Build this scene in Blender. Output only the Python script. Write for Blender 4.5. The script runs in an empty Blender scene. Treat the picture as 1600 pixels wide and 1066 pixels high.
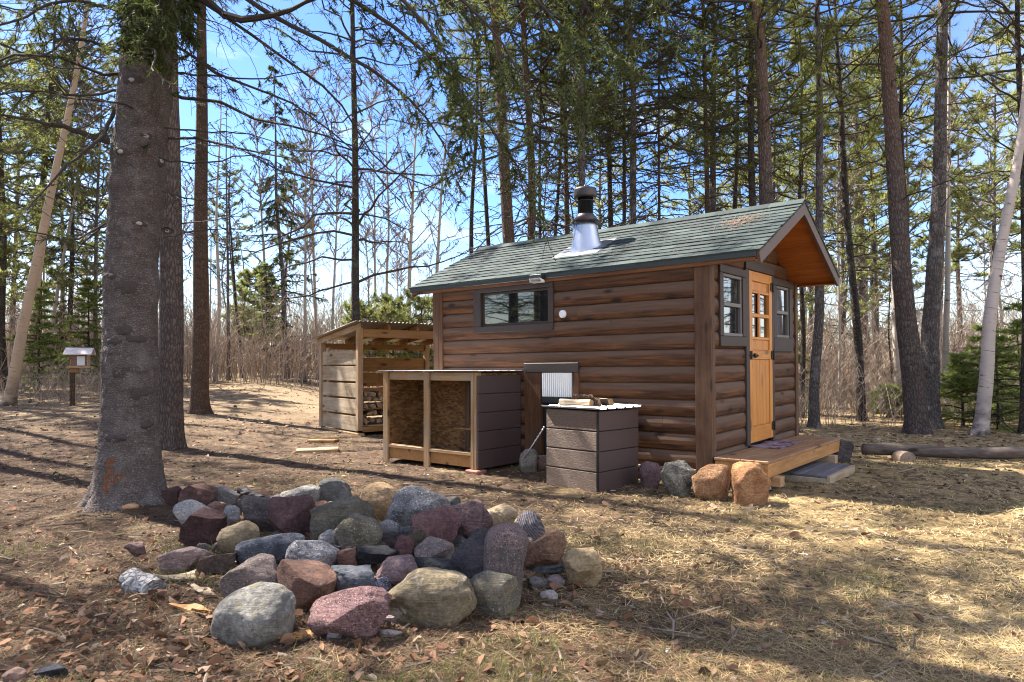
import bpy, math, colorsys
import numpy as np
from mathutils import Matrix, Vector
R = np.random.default_rng(11)
sc = bpy.context.scene
COL = sc.collection
F_PX, HY, CAMH = 1075.2, 570.93, 1.28      # focal length and horizon of the photograph, eye height

# ------------------------------------------------------------------ noise / terrain
def _h(ix, iy, iz):
    n = (ix*374761393 + iy*668265263 + iz*2147483647) & 0x7fffffff
    n = ((n ^ (n >> 13))*1274126177) & 0x7fffffff
    return ((n ^ (n >> 16)) & 0xffff)/65535.0
def noise3(x, y, z):
    x, y, z = [np.asarray(v, float) for v in np.broadcast_arrays(x, y, z)]
    xi, yi, zi = np.floor(x).astype(np.int64), np.floor(y).astype(np.int64), np.floor(z).astype(np.int64)
    fx, fy, fz = x-xi, y-yi, z-zi
    fx, fy, fz = [f*f*(3-2*f) for f in (fx, fy, fz)]
    r = 0
    for a in (0, 1):
        for b in (0, 1):
            for c in (0, 1):
                w = (fx if a else 1-fx)*(fy if b else 1-fy)*(fz if c else 1-fz)
                r = r + w*_h(xi+a, yi+b, zi+c)
    return r*2-1
def fbm(x, y, z=0.0, o=3):
    s, a = 0, 1.0
    for i in range(o):
        s = s + a*noise3(np.asarray(x)*2**i+i*17.3, np.asarray(y)*2**i+i*9.1, np.asarray(z)*2**i+i*5.7)
        a *= .5
    return s
def sstep(a, b, x):
    t = np.clip((np.asarray(x, float)-a)/(b-a), 0, 1)
    return t*t*(3-2*t)
BIG = (-3.36, 6.05)
def ground(x, y):
    x, y = np.asarray(x, float), np.asarray(y, float)
    g = .043*np.clip(y-10, 0, 20)*sstep(2.0, 9.0, -x)
    g = g + .030*fbm(x*.45, y*.45, 3.1, 2)*sstep(1.0, 3.5, np.hypot(x-1.5, y-8))
    g = g + .012*fbm(x*2.3, y*2.3, 8.3, 2)
    d = np.hypot(x-BIG[0], y-BIG[1])
    g = g + .10*np.exp(-(d/.62)**2)
    g = g + .11*np.exp(-(((x+.75)/1.2)**2+((y-4.6)/.9)**2))
    return g
def at(px, py, Y=None):
    """point of the ground that the photograph shows at pixel (px, py)"""
    dx, dz = (px-800)/F_PX, -(py-HY)/F_PX
    if Y is None:
        ys = np.concatenate([np.linspace(1.5, 30, 3000), np.linspace(30, 90, 1200)])
        d = (CAMH+dz*ys) - ground(dx*ys, ys)
        k = np.where(d <= 0)[0]
        Y = float(ys[k[0]]) if len(k) else 60.0
    return np.array([dx*Y, Y, float(ground(dx*Y, Y))])
def world_px(px, py, Y):
    return np.array([(px-800)/F_PX*Y, Y, CAMH-(py-HY)/F_PX*Y])

# ------------------------------------------------------------------ mesh builder
class MB:
    def __init__(s):
        s.v, s.f, s.n = [], [], 0          # f: (array of faces, material index)
        s.t, s.w = [], []
    def add(s, v, faces, mat=0, tint=.5, w=.5):
        v = np.asarray(v, float).reshape(-1, 3)
        for f in (faces if isinstance(faces, list) else [faces]):
            s.f.append((np.asarray(f, np.int64)+s.n, mat))
        s.v.append(v); s.n += len(v)
        s.t.append(np.broadcast_to(np.asarray(tint, float), (len(v),)))
        s.w.append(np.broadcast_to(np.asarray(w, float), (len(v),)))
        return s
    def box(s, x0, x1, y0, y1, z0, z1, mat=0, tint=None, M=None, bev=.004):
        tint = R.random() if tint is None else tint
        x0, x1 = min(x0, x1), max(x0, x1); y0, y1 = min(y0, y1), max(y0, y1); z0, z1 = min(z0, z1), max(z0, z1)
        b = min(bev, (x1-x0)*.3, (y1-y0)*.3, (z1-z0)*.3)
        V, idx = [], {}
        for ix, x in enumerate((x0, x1)):
            for iy, y in enumerate((y0, y1)):
                for iz, z in enumerate((z0, z1)):
                    sx, sy, sz = (b if ix == 0 else -b), (b if iy == 0 else -b), (b if iz == 0 else -b)
                    idx[ix, iy, iz] = len(V)
                    V += [(x, y+sy, z+sz), (x+sx, y, z+sz), (x+sx, y+sy, z)]
        V = np.array(V)
        q, tr = [], []
        def g(a, b_, c, k): return idx[a, b_, c]+k
        for k, seq in ((0, 'x'), (1, 'y'), (2, 'z')):
            for e in (0, 1):
                c = [(0, 0), (1, 0), (1, 1), (0, 1)]
                l = []
                for a, b_ in c:
                    key = (e, a, b_) if k == 0 else (a, e, b_) if k == 1 else (a, b_, e)
                    l.append(g(*key, k))
                flip = (e == 0) if k != 1 else (e == 1)
                q.append(l[::-1] if flip else l)
        cen = V.mean(0)
        for a in (0, 1):
            for b_ in (0, 1):
                q.append([g(0, a, b_, 1), g(1, a, b_, 1), g(1, a, b_, 2), g(0, a, b_, 2)])
                q.append([g(a, 0, b_, 0), g(a, 1, b_, 0), g(a, 1, b_, 2), g(a, 0, b_, 2)])
                q.append([g(a, b_, 0, 0), g(a, b_, 1, 0), g(a, b_, 1, 1), g(a, b_, 0, 1)])
                for c in (0, 1):
                    tr.append([g(a, b_, c, 0), g(a, b_, c, 1), g(a, b_, c, 2)])
        def orient(fs):
            o = []
            for f in fs:
                p = V[f]; n = np.cross(p[1]-p[0], p[2]-p[0])
                o.append(f if n@(p.mean(0)-cen) > 0 else f[::-1])
            return np.array(o)
        q, tr = orient(q), orient(tr)
        if M is not None: V = V@M[:3, :3].T+M[:3, 3]
        return s.add(V, [q, tr], mat, tint)
    def beam(s, p, q, wid, hgt, mat=0, tint=None, up=(0, 0, 1), bev=.004):
        p, q = np.array(p, float), np.array(q, float)
        x = q-p; L = np.linalg.norm(x); x /= L
        y = np.cross(up, x); y /= np.linalg.norm(y); z = np.cross(x, y)
        M = np.eye(4); M[:3, 0], M[:3, 1], M[:3, 2], M[:3, 3] = x, y, z, p
        return s.box(0, L, -wid/2, wid/2, -hgt/2, hgt/2, mat, tint, M, bev)
    def tubes(s, P, Rr, ns=3, mat=0, tint=.5, cap=False, w=.5):
        P = np.asarray(P, float); N, K, _ = P.shape
        if N == 0: return s
        Rr = np.broadcast_to(np.asarray(Rr, float), (N, K))
        T = P[:, -1]-P[:, 0]; T /= np.linalg.norm(T, axis=1, keepdims=True)+1e-9
        ref = np.where(np.abs(T[:, 2:3]) > .9, np.array([[1., 0, 0]]), np.array([[0, 0, 1.]]))
        A = np.cross(T, ref); A /= np.linalg.norm(A, axis=1, keepdims=True)+1e-9
        B = np.cross(T, A)
        th = np.arange(ns)/ns*2*np.pi
        ring = A[:, None, None, :]*np.cos(th)[None, None, :, None] + B[:, None, None, :]*np.sin(th)[None, None, :, None]
        V = P[:, :, None, :]+ring*Rr[:, :, None, None]
        i = np.arange(N)[:, None, None]*K*ns; k = np.arange(K-1)[None, :, None]*ns; j = np.arange(ns)[None, None, :]; j2 = (j+1) % ns
        Fq = np.stack([i+k+j2, i+k+j, i+k+ns+j, i+k+ns+j2], -1).reshape(-1, 4)
        faces = [Fq]
        if cap:
            e = (np.arange(N)[:, None]*K*ns+(K-1)*ns+np.arange(ns)[None, :])
            b0 = (np.arange(N)[:, None]*K*ns+np.arange(ns)[::-1][None, :])
            faces += [e[:, ::-1], b0[:, ::-1]]
        tint = np.broadcast_to(np.asarray(tint, float).reshape(-1, 1), (N, K*ns)).reshape(-1) if np.ndim(tint) else tint
        return s.add(V, faces, mat, tint, w)
    def lathe(s, prof, ns=32, mat=0, tint=.5, M=None):
        prof = np.array(prof, float); K = len(prof)
        th = np.arange(ns)/ns*2*np.pi
        V = np.stack([prof[:, 0:1]*np.cos(th), prof[:, 0:1]*np.sin(th), np.repeat(prof[:, 1:2], ns, 1)], -1).reshape(-1, 3)
        k = np.arange(K-1)[:, None]*ns; j = np.arange(ns)[None, :]; j2 = (j+1) % ns
        Fq = np.stack([k+j, k+j2, k+ns+j2, k+ns+j], -1).reshape(-1, 4)
        if M is not None: V = V@M[:3, :3].T+M[:3, 3]
        return s.add(V, Fq, mat, tint)
    def tris(s, V, mat=0, tint=.5):
        V = np.asarray(V, float); N = len(V)
        t = np.repeat(np.asarray(tint, float), 3) if np.ndim(tint) else tint
        return s.add(V.reshape(-1, 3), np.arange(3*N).reshape(N, 3), mat, t)
    def extrude(s, prof, p0, p1, A, B, mat=0, tint=.5, w=None, cap=True):
        """open profile (a, b) swept from p0 to p1; A, B are its axes"""
        prof = np.array(prof, float); K = len(prof)
        A, B = np.array(A, float), np.array(B, float)
        o = prof[:, 0:1]*A+prof[:, 1:2]*B
        V = np.concatenate([np.array(p0)+o, np.array(p1)+o])
        k = np.arange(K-1)
        fs = [np.stack([k, k+1, K+k+1, K+k], -1)]
        if cap: fs += [np.arange(K)[None, ::-1], (K+np.arange(K))[None, :]]
        return s.add(V, fs, mat, tint, .5 if w is None else np.concatenate([w, w]))
    def build(s, name, mats, parent=None, smooth=False, link=True, xf=None):
        me = bpy.data.meshes.new(name)
        v = np.concatenate(s.v) if s.v else np.zeros((0, 3))
        if xf is not None: v = v@xf[:3, :3].T+xf[:3, 3]
        me.vertices.add(len(v)); me.vertices.foreach_set('co', v.ravel())
        li, ls, mi, o = [], [], [], 0
        for f, m in s.f:
            if f.size == 0: continue
            n, k = f.shape
            li.append(f.ravel()); ls.append(o+np.arange(n)*k); mi.append(np.full(n, m)); o += n*k
        li, ls, mi = np.concatenate(li), np.concatenate(ls), np.concatenate(mi)
        me.loops.add(len(li)); me.loops.foreach_set('vertex_index', li.astype(np.int32))
        me.polygons.add(len(ls)); me.polygons.foreach_set('loop_start', ls.astype(np.int32))
        me.polygons.foreach_set('material_index', mi.astype(np.int32))
        me.polygons.foreach_set('use_smooth', np.full(len(ls), bool(smooth)))
        me.update(calc_edges=True)
        for nm, arr in (('tint', s.t), ('wear_shade', s.w)):
            a = me.attributes.new(nm, 'FLOAT', 'POINT'); a.data.foreach_set('value', np.concatenate(arr).astype(np.float32))
        for m in (mats if isinstance(mats, (list, tuple)) else [mats]): me.materials.append(m)
        ob = bpy.data.objects.new(name, me)
        if link: COL.objects.link(ob)
        if parent is not None: ob.parent = parent
        return ob
def empty(name, loc=(0, 0, 0), mat=None, parent=None):
    o = bpy.data.objects.new(name, None); COL.objects.link(o); o.empty_display_size = .2
    if mat is not None: o.matrix_world = Matrix([list(map(float, r)) for r in mat])
    else: o.location = [float(c) for c in loc]
    if parent is not None: o.parent = parent
    return o
def tag(o, label=None, cat=None, group=None, kind=None):
    if label: o['label'] = label
    if cat: o['category'] = cat
    if group: o['group'] = group
    if kind: o['kind'] = kind
    return o
def frame(ex, ey, origin):
    M = np.eye(4); ex, ey = np.array(ex, float), np.array(ey, float)
    ez = np.cross(ex, ey); M[:3, 0], M[:3, 1], M[:3, 2], M[:3, 3] = ex, ey, ez, origin
    return M
def share(o, parent, name=None):
    c = o.copy(); COL.objects.link(c); c.parent = parent
    return c

# ------------------------------------------------------------------ materials
class NT:
    def __init__(s, name):
        s.m = bpy.data.materials.new(name); s.m.use_nodes = True
        s.t = s.m.node_tree; s.t.nodes.clear()
        s.out = s.t.nodes.new('ShaderNodeOutputMaterial')
        s.tc = s.t.nodes.new('ShaderNodeTexCoord')
    def n(s, typ, ins=None, **kw):
        nd = s.t.nodes.new(typ)
        for k, v in kw.items(): setattr(nd, k, v)
        for k, v in (ins or {}).items():
            i = nd.inputs[k]
            if isinstance(v, bpy.types.NodeSocket): s.t.links.new(v, i)
            else: i.default_value = v
        return nd
    def obj(s): return s.tc.outputs['Object']
    def mapping(s, scale=(1, 1, 1), loc=(0, 0, 0), vec=None, rot=(0, 0, 0)):
        return s.n('ShaderNodeMapping', {'Vector': vec or s.obj(), 'Scale': scale, 'Location': loc, 'Rotation': rot}).outputs[0]
    def noise(s, vec, scale, detail=4, rough=.55, dist=0.0):
        return s.n('ShaderNodeTexNoise', {'Vector': vec, 'Scale': scale, 'Detail': detail, 'Roughness': rough, 'Distortion': dist}).outputs['Fac']
    def voro(s, vec, scale, feature='F1', out='Distance', rnd=1.0):
        return s.n('ShaderNodeTexVoronoi', {'Vector': vec, 'Scale': scale, 'Randomness': rnd}, feature=feature).outputs[out]
    def ramp(s, fac, stops, interp='LINEAR'):
        nd = s.n('ShaderNodeValToRGB', {'Fac': fac}); cr = nd.color_ramp; cr.interpolation = interp
        while len(cr.elements) < len(stops): cr.elements.new(.5)
        for e, (p, c) in zip(cr.elements, stops):
            e.position = p
            e.color = (*c, 1) if hasattr(c, '__len__') else (c, c, c, 1)
        return nd.outputs['Color']
    def mix(s, fac, a, b, mode='MIX'):
        nd = s.n('ShaderNodeMix', data_type='RGBA', blend_type=mode)
        for k, v in ((0, fac), (6, a), (7, b)):
            i = nd.inputs[k]
            if isinstance(v, bpy.types.NodeSocket): s.t.links.new(v, i)
            elif k == 0: i.default_value = v
            else: i.default_value = (*v, 1) if len(v) == 3 else v
        return nd.outputs[2]
    def math(s, op, a, b=0.0, clamp=False):
        nd = s.n('ShaderNodeMath', operation=op, use_clamp=clamp)
        for k, v in ((0, a), (1, b)):
            if isinstance(v, bpy.types.NodeSocket): s.t.links.new(v, nd.inputs[k])
            else: nd.inputs[k].default_value = v
        return nd.outputs[0]
    def attr(s, name): return s.n('ShaderNodeAttribute', attribute_name=name).outputs['Fac']
    def rnd(s): return s.n('ShaderNodeObjectInfo').outputs['Random']
    def bump(s, h, strength=.5, dist=.01, normal=None):
        ins = {'Height': h, 'Strength': strength, 'Distance': dist}
        if normal is not None: ins['Normal'] = normal
        return s.n('ShaderNodeBump', ins).outputs[0]
    def done(s, col, rough=.8, normal=None, metal=0.0, spec=.3, translucent=0.0, coat=0.0):
        ins = {'Roughness': rough, 'Metallic': metal, 'Specular IOR Level': spec, 'Coat Weight': coat}
        p = s.n('ShaderNodeBsdfPrincipled', ins)
        if isinstance(col, bpy.types.NodeSocket): s.t.links.new(col, p.inputs['Base Color'])
        else: p.inputs['Base Color'].default_value = (*col, 1)
        if normal is not None: s.t.links.new(normal, p.inputs['Normal'])
        o = p.outputs[0]
        if translucent:
            tr = s.n('ShaderNodeBsdfTranslucent')
            if isinstance(col, bpy.types.NodeSocket): s.t.links.new(col, tr.inputs['Color'])
            else: tr.inputs['Color'].default_value = (*col, 1)
            o = s.n('ShaderNodeMixShader', {0: translucent, 1: o, 2: tr.outputs[0]}).outputs[0]
        s.t.links.new(o, s.out.inputs['Surface'])
        return s.m

def sc3(c, k): return tuple(min(1, x*k) for x in c)
def wood(name, c_lo, c_hi, axis=0, rough=.7, grain=1.0, knots=True, weather=None, wear_shade_attr=False, bump=.3, spec=.3):
    """sawn wood: grain stretched along one axis of the object, knots, weathering"""
    m = NT(name); st = [9., 9., 9.]; st[axis] = .55
    off = m.n('ShaderNodeCombineXYZ', {0: m.math('MULTIPLY', m.attr('tint'), 37.0), 1: m.math('MULTIPLY', m.attr('tint'), 19.0), 2: m.math('MULTIPLY', m.attr('tint'), 53.0)}).outputs[0]
    v0 = m.n('ShaderNodeVectorMath', {0: m.obj(), 1: off}, operation='ADD').outputs[0]
    v = m.mapping(tuple(st), vec=v0)
    g = m.noise(v, 3.2*grain, 6, .62, .6)
    fine = m.noise(v, 17*grain, 4, .6)
    st2 = [7., 7., 7.]; st2[axis] = 1.3
    blot = m.noise(m.mapping(tuple(st2), vec=v0), 1.0, 6, .7, .5)
    c = m.mix(m.math('MULTIPLY', fine, .55), m.ramp(g, [(.36, c_lo), (.66, c_hi)]), sc3(c_lo, .55))
    c = m.mix(m.ramp(blot, [(.34, .65), (.52, 0.)]), c, sc3(c_lo, .6))
    c = m.mix(m.math('MULTIPLY', m.attr('tint'), .45), c, sc3(c_lo, .7))
    if wear_shade_attr:
        w = m.math('ADD', m.attr('wear_shade'), m.math('MULTIPLY', m.math('SUBTRACT', m.noise(m.mapping(tuple(st), vec=v0), 1.3, 4), .5), .9))
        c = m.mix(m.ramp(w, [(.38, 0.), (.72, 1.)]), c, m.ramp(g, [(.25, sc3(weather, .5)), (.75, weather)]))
    elif weather is not None:
        c = m.mix(m.ramp(m.noise(v0, 1.7, 5, .65), [(.42, 0.), (.66, 1.)]), c, m.ramp(g, [(.25, sc3(weather, .6)), (.75, weather)]))
    if knots:
        kst = [1.9, 5.0, 5.0] if axis == 0 else [5.0, 1.9, 5.0] if axis == 1 else [5.0, 5.0, 1.9]
        d = m.voro(m.mapping(tuple(kst), vec=v0), 1.0)
        c = m.mix(m.ramp(d, [(.085, .9), (.19, 0.)]), c, sc3(c_lo, .22))
    n = m.bump(g, bump, .006, m.bump(fine, bump, .003))
    return m.done(c, rough, n, spec=spec)
def plain(name, col, rough=.6, metal=0.0, var=.15, scale=20, spec=.4, bump=.1):
    m = NT(name); g = m.noise(m.obj(), scale, 4, .6)
    c = m.mix(g, sc3(col, 1-var), sc3(col, 1+var))
    return m.done(c, m.math('ADD', rough-.08, m.math('MULTIPLY', g, .16)), m.bump(g, bump, .003), metal, spec)
def needle(name, lo, hi, tr=.35):
    m = NT(name)
    c = m.ramp(m.attr('tint'), [(.0, lo), (.75, hi), (1.0, sc3(hi, 1.35))])
    c = m.mix(m.math('MULTIPLY', m.rnd(), .35), c, sc3(lo, .8))
    return m.done(c, .6, spec=.25, translucent=tr)
def bark(name, lo, hi, plate, vs=(14, 14, 3.0), scale=1.0, rough=.95, bump=.8, lichen=None, up=None, dist=.03, crack=.7, flecks=False):
    m = NT(name); v = m.mapping(vs)
    warp = m.noise(v, .6*scale, 5, .6)
    vv = m.n('ShaderNodeVectorMath', {0: v, 1: m.n('ShaderNodeCombineXYZ', {0: warp, 1: warp, 2: warp}).outputs[0]}, operation='ADD').outputs[0]
    e = m.voro(vv, 1.0*scale, 'DISTANCE_TO_EDGE')
    p = m.voro(vv, 1.0*scale, 'F1', 'Color')
    nz = m.noise(m.mapping((30, 30, 16)), 1.2*scale, 6, .7)
    c = m.mix(nz, lo, hi)
    c = m.mix(m.math('MULTIPLY', m.n('ShaderNodeSeparateColor', {0: p}).outputs[0], .5), c, plate)
    c = m.mix(m.ramp(e, [(.0, crack), (.16, 0.)]), c, sc3(lo, .4))
    big = m.noise(m.mapping((5, 5, 11)), 1.0, 6, .7)
    c = m.mix(m.ramp(big, [(.35, .6), (.5, 0.)]), c, sc3(lo, .7))
    c = m.mix(m.ramp(big, [(.55, 0.), (.75, .5)]), c, sc3(hi, 1.15))
    if lichen is not None:
        l = m.ramp(m.noise(m.mapping((1, 1, .8)), 5.5, 7, .72), [(.52, 0.), (.60, 1.)])
        c = m.mix(m.math('MULTIPLY', l, .45), c, lichen)
    if flecks:
        fl = m.noise(m.mapping((16, 16, 90)), 1.0, 4, .6)
        c = m.mix(m.ramp(fl, [(.66, 0.), (.72, .75)]), c, (.42, .39, .38))
        c = m.mix(m.ramp(fl, [(.28, .8), (.34, 0.)]), c, sc3(lo, .3))
    if up is not None:
        z = m.n('ShaderNodeSeparateXYZ', {0: m.obj()}).outputs[2]
        c = m.mix(m.ramp(m.math('MULTIPLY', z, .06), [(.25, 0.), (.6, .75)]), c, m.mix(nz, sc3(up, .6), up))
    h = m.math('ADD', m.ramp(e, [(0, 0.), (.25, 1.)]), m.math('MULTIPLY', nz, .8))
    return m.done(c, rough, m.bump(h, bump, dist), spec=.15)
def birch(name, base, dark):
    m = NT(name)
    l = m.noise(m.mapping((2.2, 2.2, 26)), 1.6, 5, .65)
    b = m.noise(m.mapping((3, 3, 5)), 1.1, 4, .6)
    c = m.mix(m.noise(m.mapping((2, 2, 1)), 3, 5), base, sc3(base, .62))
    c = m.mix(m.ramp(l, [(.60, 0.), (.68, 1.)]), c, dark)
    c = m.mix(m.ramp(b, [(.66, 0.), (.72, 1.)]), c, sc3(dark, .6))
    z = m.n('ShaderNodeSeparateXYZ', {0: m.obj()}).outputs[2]
    c = m.mix(m.math('MULTIPLY', m.ramp(z, [(.0, 1.), (.8, 0.)]), m.ramp(b, [(.35, 0.), (.55, 1.)])), c, sc3(dark, .8))
    return m.done(c, .8, m.bump(l, .35, .01), spec=.2)
def rockmat(name, c1, c2, speck=0.0, sc_=1.0, spcol=(.02, .02, .022), band=0, patch=None):
    m = NT(name)
    off = m.n('ShaderNodeObjectInfo').outputs['Random']
    o = m.math('MULTIPLY', off, 40.0)
    v = m.n('ShaderNodeVectorMath', {0: m.obj(), 1: m.n('ShaderNodeCombineXYZ', {0: o, 1: o, 2: o}).outputs[0]}, operation='ADD').outputs[0]
    big = m.noise(v, 5.5*sc_, 6, .65, .8)
    mid = m.noise(v, 46*sc_, 7, .74)
    fine = m.noise(v, 260, 3, .7)
    vein = m.noise(m.mapping((1, 3.5, 9), vec=v, rot=(.5, .8, .3)), 6, 6, .7, 1.5)
    if band:
        wv = m.n('ShaderNodeTexWave', {'Vector': m.mapping((1, 1, 1), vec=v, rot=(.3, .5, .4)), 'Scale': band, 'Distortion': 2.5, 'Detail': 3}).outputs['Fac']
        c = m.mix(wv, c1, c2)
    else:
        c = m.mix(m.ramp(big, [(.36, 0.), (.64, 1.)]), c1, c2)
    c = m.mix(m.ramp(mid, [(.38, .6), (.55, 0.)]), c, sc3(c1, .45))
    c = m.mix(m.ramp(mid, [(.58, 0.), (.75, .5)]), c, sc3(c2, 1.6))
    c = m.mix(m.ramp(vein, [(.30, .55), (.46, 0.)]), c, sc3(c1, .6))
    c = m.mix(m.ramp(vein, [(.56, 0.), (.72, .45)]), c, sc3(c2, 1.45))
    if patch is not None:
        pm = m.ramp(m.noise(v, 7.5, 5, .6, 1.2), [(.56, 0.), (.64, 1.)])
        c = m.mix(m.math('MULTIPLY', pm, .8), c, patch)
    if speck:
        d = m.voro(v, 190*sc_, 'F1', 'Color')
        s1 = m.n('ShaderNodeSeparateColor', {0: d}).outputs[0]
        c = m.mix(m.ramp(s1, [(1-speck*.6, 0.), (1-speck*.6+.03, .85)]), c, spcol)
        c = m.mix(m.ramp(s1, [(speck*.35, .7), (speck*.35+.03, 0.)]), c, sc3(c2, 1.9))
    c = m.mix(m.math('MULTIPLY', fine, .5), c, sc3(c1, .62))
    h = m.math('ADD', m.math('ADD', m.math('MULTIPLY', mid, 1.0), m.math('MULTIPLY', vein, .8)), m.math('MULTIPLY', fine, .25))
    return m.done(c, .92, m.bump(h, 1.0, .022), spec=.12)
# ------------------------------------------------------------------ the materials of the place
W_LOGX = wood('log_stain_long', (.042, .016, .006), (.225, .085, .024), 0, .72, weather=(.135, .076, .045), wear_shade_attr=True)
W_LOGY = wood('log_stain_cross', (.042, .016, .006), (.21, .080, .023), 1, .72, weather=(.130, .073, .044), wear_shade_attr=True)
W_POST = wood('corner_board', (.065, .027, .011), (.20, .085, .030), 2, .65, weather=(.125, .066, .036))
W_TRIM = plain('brown_trim', (.040, .026, .020), .6, var=.25, scale=9)
W_SASH = plain('taupe_sash', (.13, .115, .108), .5, var=.1)
W_DOOR = wood('door_pine', (.54, .19, .026), (.74, .33, .055), 2, .45, grain=.8, bump=.12, spec=.45)
W_DOORX = wood('door_pine_cross', (.54, .19, .026), (.74, .33, .055), 1, .45, grain=.8, bump=.12, spec=.45)
W_SOFF = wood('soffit_pine', (.34, .095, .016), (.54, .175, .034), 0, .55, grain=.8, bump=.15)
W_FASC = wood('fascia_stain', (.13, .048, .014), (.26, .10, .032), 0, .6)
W_RAKE = plain('rake_board', (.092, .060, .048), .6, var=.2, scale=7)
W_LUMX = wood('lumber_long', (.33, .175, .070), (.56, .355, .165), 0, .8, weather=(.42, .30, .185))
W_LUMY = wood('lumber_cross', (.33, .175, .070), (.56, .355, .165), 1, .8, weather=(.42, .30, .185))
W_LUMZ = wood('lumber_upright', (.33, .175, .070), (.56, .355, .165), 2, .8, weather=(.42, .30, .185))
W_GREYY = wood('barn_board', (.27, .185, .105), (.53, .40, .25), 1, .88, weather=(.47, .38, .27))
W_ORANGEX = wood('shed_back_board', (.30, .14, .045), (.46, .24, .085), 0, .8)
W_DECK = wood('deck_board', (.25, .120, .050), (.40, .215, .100), 1, .75, weather=(.36, .215, .115), bump=.2)
W_DECKR = wood('deck_rim', (.36, .165, .050), (.54, .285, .10), 1, .7)
W_STEP = wood('grey_step_board', (.105, .098, .105), (.19, .18, .19), 1, .8, knots=False, bump=.25)
W_SPLIT = wood('split_firewood', (.42, .30, .175), (.62, .50, .35), 0, .85, knots=False, bump=.6)
W_END = wood('firewood_end', (.30, .165, .075), (.52, .33, .17), 1, .85, knots=False)
W_ROT = wood('log_old', (.085, .062, .048), (.20, .155, .125), 0, .9, bump=.7)
M_OSB = None
def _osb():
    m = NT('osb_sheet'); v = m.mapping((1, 1, 1))
    a = m.n('ShaderNodeTexVoronoi', {'Vector': m.mapping((16, 16, 45), rot=(.4, .3, .7)), 'Scale': 1.0}, feature='F1').outputs['Color']
    s1 = m.n('ShaderNodeSeparateColor', {0: a}).outputs[0]
    c = m.ramp(s1, [(0, (.10, .045, .014)), (.5, (.22, .105, .036)), (1, (.36, .19, .07))])
    c = m.mix(m.math('MULTIPLY', m.noise(v, 4, 4), .5), c, (.07, .035, .014))
    return m.done(c, .7, m.bump(s1, .3, .004))
M_OSB = _osb()
def _brown_siding():
    m = NT('brown_embossed_siding')
    v = m.mapping((1, 1, 3.2)); g = m.noise(v, 34, 5, .7, 1.0)
    c = m.mix(m.ramp(g, [(.3, 0.), (.75, 1.)]), (.058, .036, .024), (.21, .130, .082))
    return m.done(c, .55, m.bump(g, .9, .010), spec=.4)
M_BSIDE = _brown_siding()
def _brown_plain():
    m = NT('brown_smooth_siding'); g = m.noise(m.mapping((2, 2, 40)), 5, 4, .6)
    c = m.mix(g, (.052, .032, .028), (.078, .050, .044))
    return m.done(c, .55, m.bump(g, .2, .003), spec=.35)
M_BPLAIN = _brown_plain()
M_GALV = plain('galvanised_metal', (.62, .63, .66), .32, .9, .14, 14)
M_GALVD = plain('bluish_galvanised_metal', (.45, .48, .53), .3, .95, .15, 6)
M_WHITE_METAL = plain('white_sheet_metal', (.52, .52, .54), .35, .35, .1, 12)
M_BLACK = plain('black_iron', (.014, .013, .013), .4, .4, .3)
M_PIPE = plain('black_stove_pipe', (.016, .015, .017), .3, .5, .3, 9)
M_RUSTCAP = plain('weathered_cap_metal', (.060, .050, .050), .38, .7, .4, 12)
M_DARK = plain('dark_void_board', (.012, .010, .009), .9)
M_DRIP = plain('dark_drip_edge', (.030, .036, .036), .45, .2)
M_BUCKET = plain('white_bucket', (.55, .56, .58), .5, 0, .15, 9)
M_LAMP = plain('lamp_lens', (.75, .75, .72), .2, 0, .05)
M_BRICK = plain('red_paver', (.27, .115, .075), .9, 0, .35, 26, bump=.5)
M_STONEG = plain('grey_concrete', (.35, .32, .28), .95, 0, .3, 22, bump=.6)
M_MATC = None
def _mat():
    m = NT('woven_doormat'); v = m.mapping((1, 1, 1))
    c = m.mix(m.ramp(m.noise(v, 5, 5, .7, 1.5), [(.42, 0.), (.58, 1.)]), (.30, .26, .27), (.085, .032, .060))
    s1 = m.n('ShaderNodeTexWave', {'Vector': m.mapping((1, 1, 1)), 'Scale': 16.0, 'Distortion': 1.5}, bands_direction='X').outputs['Fac']
    c = m.mix(m.math('MULTIPLY', s1, .45), c, (.16, .10, .12))
    return m.done(c, .95, m.bump(m.noise(v, 160, 3), .7, .006), spec=.1)
M_MATC = _mat()
def _glass():
    m = NT('dark_window_glass')
    g = m.noise(m.obj(), 2.5, 2)
    return m.done((.006, .007, .008), .015, m.bump(g, .03, .01), spec=.9, coat=1.0)
M_GLASS = _glass()
def _shingle():
    m = NT('green_asphalt_shingle'); t = m.attr('tint')
    g = m.noise(m.obj(), 150, 3, .7); b = m.noise(m.obj(), 2.2, 5, .6)
    c = m.ramp(t, [(0, (.015, .025, .025)), (.5, (.036, .052, .048)), (1, (.078, .102, .090))])
    c = m.mix(m.math('MULTIPLY', b, .5), c, (.070, .078, .070))
    c = m.mix(m.ramp(g, [(.35, .55), (.7, 0.)]), c, (.018, .024, .024))
    return m.done(c, .9, m.bump(g, .5, .004), spec=.25)
M_SHING = _shingle()

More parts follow.
